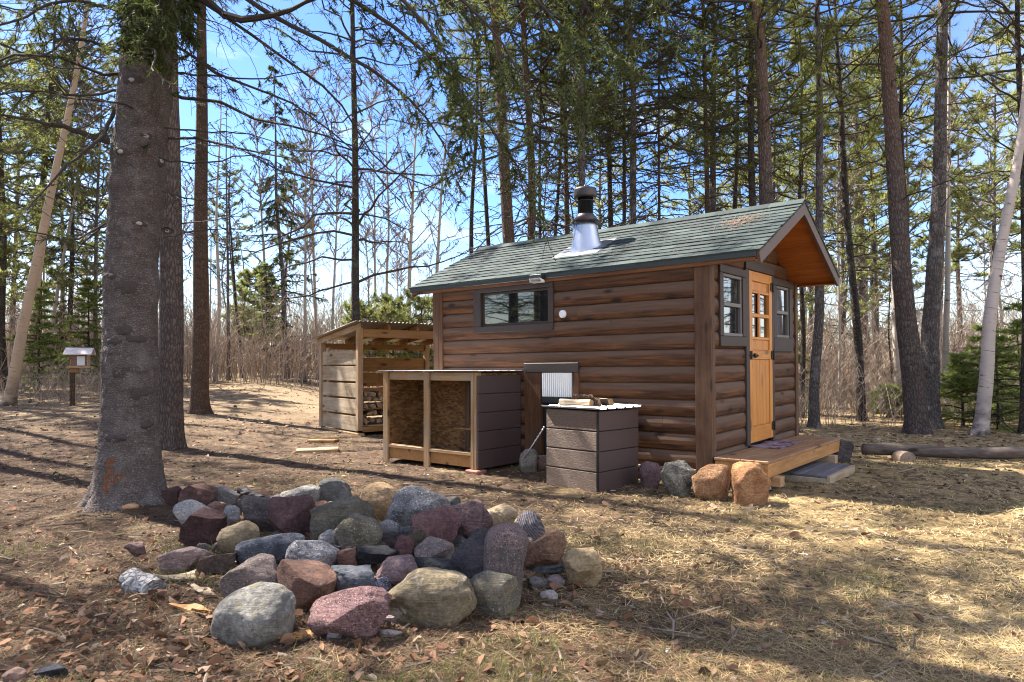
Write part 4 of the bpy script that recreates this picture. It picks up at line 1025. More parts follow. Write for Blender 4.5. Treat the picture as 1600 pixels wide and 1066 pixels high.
rocks = [
 (307,778,56,36,'block',.1,A('5a3026','7d4a38'),'red-brown block at the top left of the pile by the big trunk'),
 (268,775,34,26,'block',0,A('6b4034','4a2c26'),'small rusty rubble stone touching the foot of the big trunk'),
 (352,776,40,28,'slab',.3,A('6d6b6c','8c8b8a'),'flat grey stone behind the small bluish one, top left of the pile'),
 (304,803,66,38,'round',.15,A('85868c','b5b4ae',.1),'pale grey boulder half hidden behind the maroon stone'),
 (316,826,68,52,'block',.25,A('4d2a2c','6f3d3e'),'maroon angular stone at the left edge of the pile'),
 (361,803,24,24,'round',0,A('7b7f88','9b9c9e',.2),'small bluish grey cobble above the olive boulder'),
 (338,795,28,22,'round',0,A('8a5c4e','a37a66'),'small pinkish brown cobble between grey boulder and bluish cobble'),
 (409,804,50,58,'block',.1,A('504648','77696a',.15),'purple-grey upright block left of the maroon boulder'),
 (456,809,68,64,'shard',.5,A('60373a','86504f'),'maroon pointed boulder at the back centre left of the pile'),
 (468,778,58,34,'round',-.2,A('6c6c6e','94938f',.25),'light grey oval boulder at the back edge of the pile'),
 (519,768,64,36,'slab',.1,A('5c605f','7b7e7c'),'dark grey low boulder at the back, left of the tan one'),
 (530,789,50,20,'slab',-.15,A('5c6168','8d9093'),'thin bluish grey slab wedged below the low grey boulder'),
 (495,803,34,34,'block',0,A('8a5a44','ab7a60'),'tan-pink small stone right of the maroon pointed boulder'),
 (531,812,92,64,'slab',-.45,A('55524a','7d7868'),'olive grey leaning slab in the middle of the pile'),
 (372,846,60,52,'round',.3,A('6e6350','93866c'),'olive tan boulder above the long blue-grey one'),
 (421,861,100,46,'round',-.1,A('3f4a5e','66738a',.12),'long blue-grey boulder left of centre in the pile'),
 (489,872,84,48,'round',.1,A('6b6c78','b2b2ba',.35),'white-speckled grey boulder right of the blue-grey one'),
 (559,835,72,52,'round',0,A('615c50','8b8574',.15),'olive grey rounded boulder in the middle of the pile'),
 (513,842,30,26,'round',0,A('8b8e96','b0b1b2',.15),'small light grey cobble beside the olive grey rounded boulder'),
 (287,873,76,36,'slab',-.4,A('8a5d55','b78c80'),'long flat pink wedge at the lower left of the pile'),
 (337,881,58,30,'slab',-.1,A('4e3e38','6f5a4e'),'flat brown stone beside the long pink wedge'),
 (392,906,90,68,'round',.15,A('6d5d58','90807a',.12),'pinkish grey boulder behind the big pale front stone'),
 (474,915,94,68,'shard',-.25,A('7a4f3c','96705c'),'orange-brown triangular boulder in the front row'),
 (390,962,124,84,'round',-.3,A('6f706c','b2b1a8',0,0,'8f8866'),'large pale grey-green front stone, leftmost of the front row'),
 (555,912,76,50,'block',.05,A('46536a','6d7a8c'),'blue-grey block above the pink speckled boulder'),
 (575,871,86,34,'slab',-.08,A('23262f','3c414d'),'navy black slab lying across the centre of the pile'),
 (541,876,34,36,'block',0,A('7d4327','9c6040'),'orange stone under the left end of the navy slab'),
 (545,959,118,72,'round',-.25,A('7c4448','a8686a',.5),'pink boulder pitted with black in the front row'),
 (590,921,36,36,'round',0,A('39477a','8a96bd',.6),'blue and white speckled cobble in the front row'),
 (353,831,36,22,'slab',0,A('3f3c3c','5b5654'),'small dark grey stone below the purple-grey block'),
 (597,787,68,58,'round',.15,A('7b6448','a58d6c'),'big tan boulder at the back of the pile'),
 (650,797,96,66,'round',-.05,A('5e626c','8f939b',.45),'large round grey granite boulder on top of the pile'),
 (682,828,70,64,'shard',.55,A('6e3a3f','95595c'),'maroon-pink triangular stone below the grey granite boulder'),
 (733,812,70,60,'block',-.25,A('6b4344','99686a',.1),'pink-maroon rough block right of the grey granite boulder'),
 (782,811,50,40,'round',.2,A('8c7b62','b9a98c'),'beige boulder at the back right of the pile'),
 (829,826,42,50,'round',.5,A('4c4659','8a8394',0,22),'purple and white striped stone at the back right'),
 (790,878,66,108,'round',.12,A('5f5f62','a0665c',.4),'tall pink and grey granite boulder standing in the pile'),
 (737,870,64,78,'shard',-.6,A('41414f','6b5c63'),'purple-grey leaning boulder left of the tall granite'),
 (678,862,58,40,'round',0,A('7a6560','9d857c',.2),'pinkish beige rounded block in the middle right'),
 (622,895,64,44,'block',0,A('80565a','a57b7b',.15),'pink block above the large olive-tan front boulder'),
 (686,892,80,32,'slab',.08,A('33373c','565b5f'),'dark slate slab under the pinkish beige block'),
 (671,934,136,74,'round',-.12,A('6b6250','9a8e72',0,0,'b3aea4'),'largest olive-tan boulder in the front row'),
 (771,927,80,64,'round',.5,A('66655f','8d8369',.1),'grey-tan boulder right of the olive-tan front boulder'),
 (851,864,64,62,'shard',-.5,A('6a4c3a','9a7e68'),'brown faceted boulder right of the tall granite'),
 (910,889,58,56,'round',.2,A('857250','b3a07c'),'tan boulder at the right end of the pile'),
 (856,890,54,18,'slab',-.2,A('3d434c','7d858c'),'thin slate piece under the brown faceted boulder'),
 (840,912,30,20,'round',0,A('5e5a60','7e787c'),'small grey cobble at the right foot of the tall granite'),
 (868,908,28,16,'round',0,A('8d6c70','ac8b8c'),'small pink cobble below the thin slate piece'),
 (858,931,26,16,'round',0,A('9a8e92','c2b8ba'),'pale pinkish white cobble lying right of the pile'),
 (631,857,30,38,'block',.2,A('6e3434','94504c'),'small red stone left of the pinkish beige block'),
 (604,828,36,30,'round',0,A('737a82','979ca0',.2),'small light grey stone under the left side of the granite'),
 (637,836,28,22,'round',0,A('55585f','777a80',.2),'small grey stone right under the large round granite'),
 (651,846,32,36,'round',.3,A('4e4a40','6b6656'),'dark olive stone behind the small red one'),
 (606,847,32,22,'slab',0,A('3a2c30','58464a'),'small dark maroon stone above the navy slab'),
 (610,970,20,15,'block',0,A('95737c','ab8d94'),'tiny pink stone before the largest olive-tan boulder'),
 (608,990,38,11,'slab',0,A('a39a96','c4bdb8'),'flat whitish chip of stone in front of the pile'),
 (522,991,22,18,'block',0,A('8d8488','aaa3a4'),'small grey chip of stone below the pink pitted boulder'),
 (210,859,32,24,'shard',.3,A('80504c','a5736c'),'lone pink stone on the needles below the big trunk'),
 (80,1051,54,22,'slab',-.1,A('2c3248','565c68'),'dark navy stone at the bottom left of the yard'),
 (20,1056,36,24,'round',0,A('8a6658','a88a7a'),'pinkish brown stone in the bottom left corner'),
 (1016,742,35,42,'round',.1,A('70444c','93626a',.3),'purple-pink round stone under the cabin wall'),
 (1058,746,56,54,'shard',.35,A('4f5256','a8a494',.2),'grey and white pointed stone under the cabin corner'),
 (1115,753,65,54,'round',-.1,A('8f6644','c09a70',.1),'rounded tan boulder before the porch deck'),
 (1174,756,60,64,'cube',.04,A('8f6442','bf9262'),'squared orange boulder at the deck corner'),
 (826,719,30,36,'round',.1,A('77746c','9a968a',.1),'grey stone between the open bin and the closed bin'),
 (848,724,20,20,'round',0,A('7d6258','987c70'),'small brownish stone against the closed bin'),
]
BACK = {307: .0}
for r in rocks:
    rock(*r[:8], group=G if r[1] > 760 and 250 < r[0] < 945 else None, sink=.25)
rock(1312, 705, 36, 40, 'block', .2, rmat('4a4244', '6b6062'), 'dark stone block supporting the far end of the deck', base=722)
# cobbles that fill the gaps, low between the larger ones
for (x, y, w, h, k) in ((385,822,30,22,0),(435,838,34,20,1),(520,862,26,20,2),(590,856,28,22,0),(455,893,34,24,1),(520,928,30,26,2),(605,935,30,22,0),(705,905,34,24,1),(715,850,26,24,2),(760,842,34,26,0),(820,852,26,26,1),(640,915,26,18,2),(345,858,30,20,1),(320,858,26,18,0),(430,785,34,24,2),(385,790,28,22,0),(570,808,40,30,1),(700,792,40,30,2),(745,842,30,24,0),(880,880,30,22,1)):
    c = (('4f4b4a', '6f6a66'), ('5d4743', '7a615b'), ('45494f', '656a70'))[k]
    rock(x, y, w, h, 'round', R.uniform(-.4, .4), rmat(*c, .1), ('small greyish rubble stone wedged low between larger stones of the pile', 'small reddish rubble stone wedged low between larger stones of the pile', 'small bluish rubble stone wedged low between larger stones of the pile')[k], Yadd=.06, group=('greyish rubble in the rock pile', 'reddish rubble in the rock pile', 'bluish rubble in the rock pile')[k])
# charred wood, bark-covered log chunk and splinters beside the stones
def chunk(px, py, L, r, rz, mat, label, tiltz=.1):
    p = at(px, py); m = MB(); n = 14; K = 9
    T = np.linspace(-.5, .5, K); P = np.stack([T*L, .01*np.sin(T*9), 0*T], -1)
    m.tubes(P[None], (r*(1+.18*fbm(T*6, 3.3, 7*L, 2)))[None], n, cap=True)
    v = m.v[0].reshape(-1, 3); m.v[0] = v*(1+.12*noise3(v[:, 0]*30, v[:, 1]*30, v[:, 2]*30))[:, None]
    o = m.build('wood_chunk', mat); o.location = p+np.array([0, 0, r*.62]); o.rotation_euler = (R.random(), tiltz, rz); return tag(o, label, 'wood')
chunk(393, 782, .26, .055, -.5, wood('charred', (.014, .010, .009), (.06, .035, .028), 0, knots=False), 'charred dark wood chunk at the back left of the pile', .25)
BK_CHUNK = bark('grey_white_bark', (.16, .145, .135), (.46, .44, .42), (.30, .27, .25), (26, 26, 22), 1.0, lichen=(.52, .51, .50), dist=.012)
chunk(222, 925, .25, .062, -.55, BK_CHUNK, 'short log with flaking grey-white bark left of the pile', .08)
for (px, py, L, w_, rz, lab) in ((283, 908, .36, .055, -.1, 'long pale wood splinter beside the pile'), (305, 900, .26, .05, .35, 'short pale wood splinter beside the pile'), (318, 928, .2, .05, -.6, 'brown bark strip near the large pale front stone'), (300, 957, .24, .05, -.15, 'tan wood strip among the dry leaves'), (470, 1000, .26, .05, .45, 'tan wood strip below the pink pitted boulder'), (1090, 690, .2, .03, .3, None)):
    if lab is None: continue
    p = at(px, py); m = MB(); K = 7; T = np.linspace(-.5, .5, K)
    V = np.array([[t*L, s_*w_/2*(1-abs(t)*.9+.15*R.normal()), h+.008*math.sin(t*8+s_)] for t in T for s_ in (-1, 1) for h in (0, .012)])
    i = np.arange(K-1)[:, None]*4
    q = np.concatenate([i+np.array([[0, 2, 6, 4]])[:, ::-1], i+np.array([[1, 3, 7, 5]]), i+np.array([[0, 4, 5, 1]]), i+np.array([[2, 3, 7, 6]])])
    m.add(V, [q, np.array([[0, 1, 3, 2], [K*4-4, K*4-2, K*4-1, K*4-3]])], 0, R.random())
    o = m.build('wood_splinter', W_SPLIT if 'pale' in lab else W_DECKR); o.location = p+np.array([0, 0, .012]); o.rotation_euler = (R.uniform(-.15, .15), R.uniform(-.1, .1), rz); tag(o, lab, 'wood')
# ------------------------------------------------------------------ trees
def unit(v): return v/(np.linalg.norm(v, axis=-1, keepdims=True)+1e-9)
def lerp_path(P, idx, u):
    """points and tangents on paths P[idx] at parameter u"""
    K = P.shape[1]; f = u*(K-1); k = np.clip(f.astype(int), 0, K-2); fr = (f-k)[:, None]
    a, b = P[idx, k], P[idx, k+1]
    return a*(1-fr)+b*fr, unit(b-a)
class Axis:
    def __init__(s, H, wob, rg): s.H, s.w, s.o = H, wob, rg.uniform(0, 50, 2)
    def __call__(s, z):
        k = np.clip(z/2.0, 0, 1)*s.w
        return np.stack([k*noise3(np.asarray(z)*.28+s.o[0], 0, 0), k*noise3(np.asarray(z)*.28+s.o[1], 3, 0), np.asarray(z, float)], -1)
def trunk_mb(ax, r0, H, ns=14, flare=.35, taper=.85, dz=.14, rough=.03, zmin=-.12, rg=R):
    n = int(np.clip(H/dz, 14, 130)); z = zmin+(H-zmin)*np.linspace(0, 1, n)**1.25
    r = r0*((1-np.clip(z, 0, H)/H)**taper*.97+.03)*(1+flare*np.exp(-np.clip(z, -.1, 9)/.16))
    P = ax(z); th = np.arange(ns)/ns*2*np.pi; o = rg.uniform(0, 60)
    rr = r[:, None]*(1+rough*fbm(np.cos(th)[None]*2.2+o, np.sin(th)[None]*2.2, z[:, None]*2.4, 2)+.16*np.exp(-np.clip(z, 0, 9)/.2)[:, None]*np.cos(th*5+o)[None])
    V = np.stack([P[:, None, 0]+rr*np.cos(th), P[:, None, 1]+rr*np.sin(th), np.repeat(z[:, None], ns, 1)], -1)
    i, j = np.arange(n-1)[:, None]*ns, np.arange(ns)[None]; j2 = (j+1) % ns
    m = MB(); m.add(V.reshape(-1, 3), np.stack([i+j, i+j2, i+ns+j2, i+ns+j], -1).reshape(-1, 4)); return m
def branches(rg, ax, H, z0, z1, nb, L, prof, elev, droop, tipup, r0, K=8, wander=.10, az=None):
    """first-order limbs; returns their paths and radii"""
    t = np.sort(rg.random(nb)); z = z0+(z1-z0)*t
    a = (np.arange(nb)*2.39996+rg.normal(0, .35, nb)) if az is None else rg.uniform(az[0], az[1], nb)
    ln = L*prof(t)*(.6+.55*rg.random(nb))
    e = np.radians(rg.normal(elev[0], elev[1], nb))
    s = np.linspace(0, 1, K)[None]
    h = ln[:, None]*s*np.cos(e)[:, None]
    v = ln[:, None]*(s*np.sin(e)[:, None]-droop*s**2+tipup*s**4)
    w = np.cumsum(rg.normal(0, wander/K**.5, (nb, K)), 1)*ln[:, None]*.6; w -= w[:, :1]
    vz = np.cumsum(rg.normal(0, wander/K**.5, (nb, K)), 1)*ln[:, None]*.35; vz -= vz[:, :1]
    c, sn = np.cos(a)[:, None], np.sin(a)[:, None]
    P = np.stack([h*c-w*sn, h*sn+w*c, v+vz], -1)+ax(z)[:, None, :]
    rad = r0*(ln/L)[:, None]**.8*(1-s*.88)
    return P, rad, ln
def twigs(rg, P, ln, n, tl, fwd, out, zup, droop, u0=.18, K=4, umin=None):
    N = len(P); idx = np.repeat(np.arange(N), n); M_ = len(idx)
    u = u0+(1-u0)*rg.random(M_)
    p, t = lerp_path(P, idx, u)
    side = np.where(rg.random(M_) < .5, -1.0, 1.0)[:, None]
    lat = unit(np.cross(t, np.array([0, 0, 1.])))*side
    d = unit(t*fwd+lat*out+np.array([0, 0, zup])+rg.normal(0, .28, (M_, 3)))
    l = tl*(1-.55*u)*(.5+.8*rg.random(M_))*np.sqrt(np.clip(ln[idx], .2, 9))
    s = np.linspace(0, 1, K)[None, :, None]
    Q = p[:, None]+d[:, None]*l[:, None, None]*s+np.array([0, 0, -1.])*(droop*l[:, None, None])*s**2+rg.normal(0, .05, (M_, K, 3))*l[:, None, None]*(s > 0)
    return Q, l
def needles(rg, mb, Q, n, nl, nw, fwd, spread, v0=.12, zup=0.0, tint=(.45, .2)):
    N = len(Q); idx = np.repeat(np.arange(N), n); M_ = len(idx)
    p, t = lerp_path(Q, idx, v0+(1-v0)*rg.random(M_))
    d = unit(t*fwd+rg.normal(0, spread, (M_, 3))+np.array([0, 0, zup]))
    s = unit(np.cross(d, rg.normal(0, 1, (M_, 3))))
    L = nl*(.6+.7*rg.random(M_))[:, None]; w = nw*(.7+.6*rg.random(M_))[:, None]
    tn = np.clip(tint[0]+rg.normal(0, tint[1]*.6, N)[idx]+rg.normal(0, tint[1]*.6, M_), 0, 1)
    mb.tris(np.stack([p-s*w/2, p+s*w/2, p+d*L], 1), 0, tn)
PR_CONE = lambda t: (1-t)**.8*.9+.12
PR_OVAL = lambda t: np.sin(np.clip(.12+.88*t, 0, 1)*np.pi)**.6*.85+.15
PR_FLAT = lambda t: .75+.25*np.sin(t*9)
def crown(rg, ax, sp, H, h0, L, dens=1.0, px=.012):
    """limbs (one mesh builder) and foliage (another) of one tree; px: metres per picture pixel at the tree"""
    br, nd = MB(), MB()
    tr = max(.0028, px*.26)                  # thinnest twig worth drawing
    if sp in ('redpine', 'lightpine'):
        lp = sp == 'lightpine'
        P, r, ln = branches(rg, ax, H, h0, H*.985, int((60 if lp else 46)*dens), L, PR_OVAL, (12, 14), .12, .30, .022)
        br.tubes(P, r+tr, 5, 0, rg.random(len(P)))
        Q, l = twigs(rg, P, ln, 11, .36, .8, .75, .22, .05, .25)
        br.tubes(Q, (tr*1.2*np.array([1, .9, .75, .6]))[None], 3, 0, rg.random(len(Q)))
        needles(rg, nd, Q, 30 if lp else 26, .14 if px < .02 else .19, max(.007, px*(.72 if lp else .55)), .75, .55, .35, .10, (.5, .3))
        P, r, ln = branches(rg, ax, H, min(max(h0*.30, 3.4), h0*.9), h0*1.05, int(17*min(dens, 1.1)), L*.62, PR_FLAT, (2, 16), .22, .04, .012, wander=.2)
        br.tubes(P, r+tr*.8, 4, 0, rg.random(len(P)))
        Q, l = twigs(rg, P, ln, 7, .30, .6, .8, 0, .12)
        br.tubes(Q, (tr*np.array([1, .8, .6, .4]))[None], 3, 0, rg.random(len(Q)))
    elif sp == 'spruce':
        P, r, ln = branches(rg, ax, H, h0, H*.985, int(66*dens), L, PR_CONE, (-6, 9), .26, .16, .026)
        br.tubes(P, r+tr, 5, 0, rg.random(len(P)))
        Q, l = twigs(rg, P, ln, 17, .34, .75, .72, -.30, .30, .14)
        br.tubes(Q, (tr*1.1*np.array([1, .9, .75, .6]))[None], 3, 0, rg.random(len(Q)))
        needles(rg, nd, Q, 26, .052 if px < .02 else .085, max(.007, px*.60), .62, .55, .06, 0, (.42, .28))
        P, r, ln = branches(rg, ax, H, h0*.22 if h0 < 5 else max(h0*.22, 3.3), h0*1.1, int(26*dens), L*.75, PR_FLAT, (-4, 13), .24, .10, .015, wander=.2)
        br.tubes(P, r+tr*.8, 4, 0, rg.random(len(P)))
        Q, l = twigs(rg, P, ln, 11, .36, .7, .75, -.2, .22)
        br.tubes(Q, (tr*np.array([1, .8, .6, .4]))[None], 3, 0, rg.random(len(Q)))
        S, _ = twigs(rg, Q, np.ones(len(Q)), 3, .10, .7, .7, 0, .1, .2, 3)
        br.tubes(S, (tr*np.array([.8, .6, .4]))[None], 3, 0, rg.random(len(S)))
        needles(rg, nd, Q[rg.random(len(Q)) < .12], 14, .05, max(.007, px*.6), .6, .6, .2)
    elif sp == 'fir':
        P, r, ln = branches(rg, ax, H, h0, H*.985, int(58*dens), L, PR_CONE, (8, 9), .16, .06, .016)
        br.tubes(P, r+tr*.6, 4, 0, rg.random(len(P)))
        Q, l = twigs(rg, P, ln, 15, .34, .85, .68, .02, .12, .1)
        br.tubes(Q, (tr*.8*np.array([1, .9, .75, .6]))[None], 3, 0, rg.random(len(Q)))
        needles(rg, nd, Q, 24, .055 if px < .02 else .085, max(.007, px*.55), .7, .42, .03, .1, (.5, .28))
    elif sp == 'larch':
        P, r, ln = branches(rg, ax, H, h0, H*.98, int(58*dens), L, PR_CONE, (16, 14), .34, .30, .028, wander=.2)
        br.tubes(P, r+tr, 5, 0, rg.random(len(P)))
        Q, l = twigs(rg, P, ln, 13, .42, .75, .62, -.12, .16, .15, 5)
        br.tubes(Q, (tr*1.1*np.array([1, .9, .8, .65, .5]))[None], 3, 0, rg.random(len(Q)))
        S, _ = twigs(rg, Q, np.ones(len(Q)), 3, .16, .7, .7, 0, .1, .15, 3)
        br.tubes(S, (tr*np.array([.8, .6, .45]))[None], 3, 0, rg.random(len(S)))
        needles(rg, nd, Q, 7, .03, max(.012, px*.8), .2, .8, .1, 0, (.45, .3))
    elif sp in ('aspen', 'birch'):
        P, r, ln = branches(rg, ax, H, h0, H*.97, int(30*dens), L, PR_OVAL, (44, 12), .05, .10, .020, wander=.2)
        br.tubes(P, r+tr, 4, 0, rg.random(len(P)))
        Q, l = twigs(rg, P, ln, 9, .40, .8, .6, .25, .0, .15, 4)
        br.tubes(Q, (tr*1.0*np.array([1, .85, .7, .5]))[None], 3, 0, rg.random(len(Q)))
        S, _ = twigs(rg, Q, np.ones(len(Q)), 3, .22, .8, .6, .15, .05, .2, 3)
        br.tubes(S, (tr*np.array([.8, .65, .45]))[None], 3, 0, rg.random(len(S)))
        needles(rg, nd, Q, 4, .035, max(.01, px*.6), .3, .8, .2, 0, (.5, .3))
    elif sp == 'deadpole':
        P, r, ln = branches(rg, ax, H, h0, H*.95, int(22*dens), L*.6, PR_FLAT, (5, 18), .15, .05, .011, wander=.25)
        br.tubes(P, r+tr*.8, 4, 0, rg.random(len(P)))
        Q, l = twigs(rg, P, ln, 4, .3, .6, .8, 0, .1)
        br.tubes(Q, (tr*np.array([1, .8, .6, .4]))[None], 3, 0, rg.random(len(Q)))
    return br, nd
def crown_part(br, nd, mats, parent, link=True):
    """limbs, twigs and needles of one tree as its crown"""
    if nd is not None and nd.n:
        for f, _ in nd.f: br.f.append((f+br.n, 1))
        br.v += nd.v; br.t += nd.t; br.w += nd.w; br.n += nd.n
    return br.build('crown', [m for m in mats if m is not None], parent, False, link)
MATS = {'redpine': (TW_DARK, ND_PINE), 'lightpine': (TW_GREY, ND_LIGHT), 'spruce': (TW_DARK, ND_SPRUCE), 'fir': (TW_DARK, ND_FIR),
        'larch': (TW_DARK, ND_BUD), 'aspen': (TW_PALE, ND_BUD), 'birch': (TW_DARK, ND_BUD), 'deadpole': (TW_GREY, None)}
KIND = {'redpine': ('pine_tree', 'pine tree'), 'lightpine': ('pine_tree', 'pine tree'), 'spruce': ('spruce_tree', 'spruce tree'), 'fir': ('fir_tree', 'fir tree'),
        'larch': ('larch_tree', 'larch tree'), 'aspen': ('aspen_tree', 'aspen tree'), 'birch': ('birch_tree', 'birch tree'), 'deadpole': ('dead_tree', 'dead tree')}
def lean_rot(d):
    d = np.array(d)/np.linalg.norm(d); return Vector((0, 0, 1)).rotation_difference(Vector(d.tolist()))
def tree(sp, base, top, wpx, H, h0, L, bk, label, group=None, Y=None, dens=1.0, ns=12, wob=.10, flare=.35, seed=None, ref=None, bare=False, rough=.03):
    """base, top: where the photograph shows its foot and a higher point of its stem; wpx: the stem's width there in pixels"""
    rg = np.random.default_rng(seed if seed is not None else int(R.integers(1e9)))
    p = at(*base, Y); q = world_px(top[0], top[1], p[1])
    name, cat = KIND[sp]
    o = empty(name, p); tag(o, label, cat, group)
    d = q-p; o.rotation_mode = 'QUATERNION'; o.rotation_quaternion = lean_rot(d)
    px = p[1]/688
    ax = Axis(H, wob, rg)
    trunk_mb(ax, wpx/2*p[1]/F_PX, H, ns, flare, rg=rg, rough=rough).build('trunk', bk, o, True)
    if bare: return o, ax, rg
    br, nd = crown(rg, ax, sp, H, h0, L, dens, px)
    mb_, mn = MATS[sp]
    crown_part(br, nd if mn is not None else None, (mb_, mn), o)
    return o, ax, rg

# the big spruce on the left, built apart: bark with stubs, wound and cut root
def big_spruce():
    rg = np.random.default_rng(5)
    p = np.array([BIG[0], BIG[1], float(ground(*BIG))-.06]); Yb = BIG[1]
    o = empty('spruce_tree', p); tag(o, 'big grey spruce trunk in the left foreground with pale branch scars and an orange wound', 'spruce tree')
    q = world_px(233, 0, Yb); d = q-p; o.rotation_mode = 'QUATERNION'; o.rotation_quaternion = lean_rot(d)
    H = 17.0
    ax = lambda zz: np.stack([-.075*np.exp(-((np.asarray(zz, float)-2.1)/1.5)**2), .03*np.sin(np.asarray(zz, float)*.5), np.asarray(zz, float)], -1)
    ns, n = 160, 420
    z = np.concatenate([np.linspace(-.15, 4.6, n), np.linspace(4.7, H, 40)])
    th = np.arange(ns)/ns*2*np.pi
    r = .202*np.where(z < 4.6, 1, (1-np.clip(z-4.6, 0, H)/(H-4.4)))*(1+.45*np.exp(-np.clip(z, 0, 9)/.19)+.40*np.exp(-np.clip(z, 0, 9)/.62))+.004
    bulge = sum(.014*np.exp(-((z-c)/.10)**2) for c in (1.28, 1.95, 2.85, 3.12, 3.6))
    c, s_ = np.cos(th)[None], np.sin(th)[None]
    lobes = .26*np.exp(-np.clip(z, 0, 9)/.17)[:, None]*(np.cos(th*4+.6)+.5*np.cos(th*7+2))[None]
    rr = r[:, None]*(1+lobes*.55)+bulge[:, None]*(1+.5*np.cos(th*3+z[:, None]*3))
    rr = rr+.008*fbm(c*4, s_*4, z[:, None]*3.2, 3)+.0055*fbm(c*16, s_*16, z[:, None]*22, 3)
    P = ax(z)
    V = np.stack([P[:, None, 0]+rr*np.cos(th), P[:, None, 1]+rr*np.sin(th), np.repeat(z[:, None], ns, 1)], -1)
    i, j = np.arange(len(z)-1)[:, None]*ns, np.arange(ns)[None]; j2 = (j+1) % ns
    m = MB(); m.add(V.reshape(-1, 3), np.stack([i+j, i+j2, i+ns+j2, i+ns+j], -1).reshape(-1, 4))
    tk = m.build('trunk', BK_BIG, o, True)
    Minv = np.linalg.inv(np.array(Matrix.LocRotScale(Vector(p.tolist()), o.rotation_quaternion, None)))
    def surf(px, py):      # trunk surface facing the camera at a pixel, in the tree's own frame, with its normal
        cam = Minv@np.array([0, 0, CAMH, 1]); w_ = Minv@np.append(world_px(px, py, Yb), 1)
        dr = unit(w_[:3]-cam[:3])
        for t in np.linspace(4.5, 8.5, 1600):
            x = cam[:3]+dr*t; k = int(np.clip(np.searchsorted(z, x[2]), 0, len(z)-1)); a = math.atan2(x[1]-P[k, 1], x[0]-P[k, 0])
            if math.hypot(x[0]-P[k, 0], x[1]-P[k, 1]) <= rr[k, int(a/(2*np.pi)*ns) % ns]: break
        nrm = unit(np.array([math.cos(a), math.sin(a), 0])); return x, nrm
    M_SCAR = plain('pale_branch_scar', (.30, .26, .24), .9, var=.35, scale=40, bump=.5)
    M_KNOT = plain('dark_knot', (.045, .034, .030), .95, var=.4, scale=30, bump=.8)
    M_WOUND = wood('orange_wound', (.085, .034, .018), (.30, .125, .052), 2, .85, grain=2, knots=False, bump=.8)
    for (px, py, w, scar) in ((206, 125, 16, 1), (189, 237, 17, 1), (228, 213, 14, 1), (217, 349, 15, 1), (252, 252, 16, 1), (262, 361, 14, 1), (194, 448, 20, 0), (193, 516, 16, 0), (177, 534, 16, 0), (213, 530, 16, 0), (228, 616, 26, 0), (180, 685, 18, 0), (232, 664, 13, 0), (185, 584, 14, 0), (169, 432, 15, 0)):
        x, nn = surf(px, py); r_ = w/2/F_PX*Yb
        f = frame(np.cross((0, 0, 1), nn), (0, 0, 1), x-nn*.012)
        kb_ = MB(); kb_.lathe([(r_*1.5, 0), (r_*1.25, .010), (r_*.9, .017), (r_*.5, .019), (0, .020)], 18, M=f@np.diag([1.0+.3*rg.random(), .55+.3*rg.random(), 1, 1])); kv = kb_.v[0]; kb_.v[0] = kv+.010*np.stack([noise3(kv[:, 0]*45, kv[:, 1]*45, kv[:, 2]*45+7*q_) for q_ in range(3)], -1)
        ko = kb_.build('branch_stub', M_KNOT, o, True)
        if scar:
            k2 = MB(); k2.lathe([(r_*.66, .012), (r_*.5, .023), (0, .025)], 16, M=f@np.diag([1.05, .66, 1, 1])); k2.build('cut_face', M_SCAR, ko, True)
    wd = MB()
    def patch(cells, off):
        for (x0, y0, x1, y1) in cells:
            c4 = []
            for (a, b_) in ((x0, y1), (x1, y1), (x1, y0), (x0, y0)):
                x, nn = surf(a, b_); c4.append(x+nn*off)
            wd.add(np.array(c4), np.array([[0, 1, 2, 3]]), 0, rg.random())
    grid = [(161+a*2.2, 716+b_*3, 163.2+a*2.2, 719+b_*3) for a in range(17) for b_ in range(19)]
    def inside(x, y):
        nz = 2.2*float(fbm(x*.12, y*.12, 2, 2))
        up = abs(x-(171-(y-735)*.10)-nz*1.6) < 6.5+2*math.sin(y*.23) and 716 < y < 770
        arm = abs(y-(751-(x-172)*.36)-nz*1.4) < 7.5-(x-172)*.14 and 168 < x < 198
        return up or arm
    patch([g for g in grid if inside((g[0]+g[2])/2, (g[1]+g[3])/2)], .004)
    wd.build('bark_wound', M_WOUND, o)
    x, nn = surf(203, 793); f = frame(np.cross((0, 0, 1), nn), (0, 0, 1), x-nn*.02)
    cr = MB(); cr.lathe([(.066, 0), (.060, .03), (.045, .045), (0, .05)], 18, M=f@np.diag([1.1, .50, 1, 1])); cr.build('cut_root', wood('cut_root', (.38, .19, .09), (.58, .36, .20), 0, .85, knots=False), o, True)
    # boughs: the photograph shows them coming off the stem and hanging across the upper left
    br, nd = MB(), MB()
    def bough(pts, r0, ntw, tl, green, dz=0.0, seed_=0):
        """pts: (px, py, depth) of the bough from the stem outward"""
        W = np.array([np.append(world_px(a, b_, c_), 1) for a, b_, c_ in pts])@Minv.T
        W = W[:, :3]; K = 14; u = np.linspace(0, 1, K)*(len(W)-1)
        k = np.clip(u.astype(int), 0, len(W)-2); fr = (u-k)[:, None]
        Pm = W[np.maximum(k-1, 0)]; P0 = W[k]; P1 = W[k+1]; P2 = W[np.minimum(k+2, len(W)-1)]
        C = .5*((2*P0)+(P1-Pm)*fr+(2*Pm-5*P0+4*P1-P2)*fr**2+(3*P0-Pm-3*P1+P2)*fr**3)+rg.normal(0, .006, (K, 3))
        C = C[None]; ln = np.array([np.sum(np.linalg.norm(np.diff(C[0], axis=0), axis=1))])
        br.tubes(C, (r0*(1-.85*np.linspace(0, 1, K)))[None]+.002, 6, 0, rg.random())
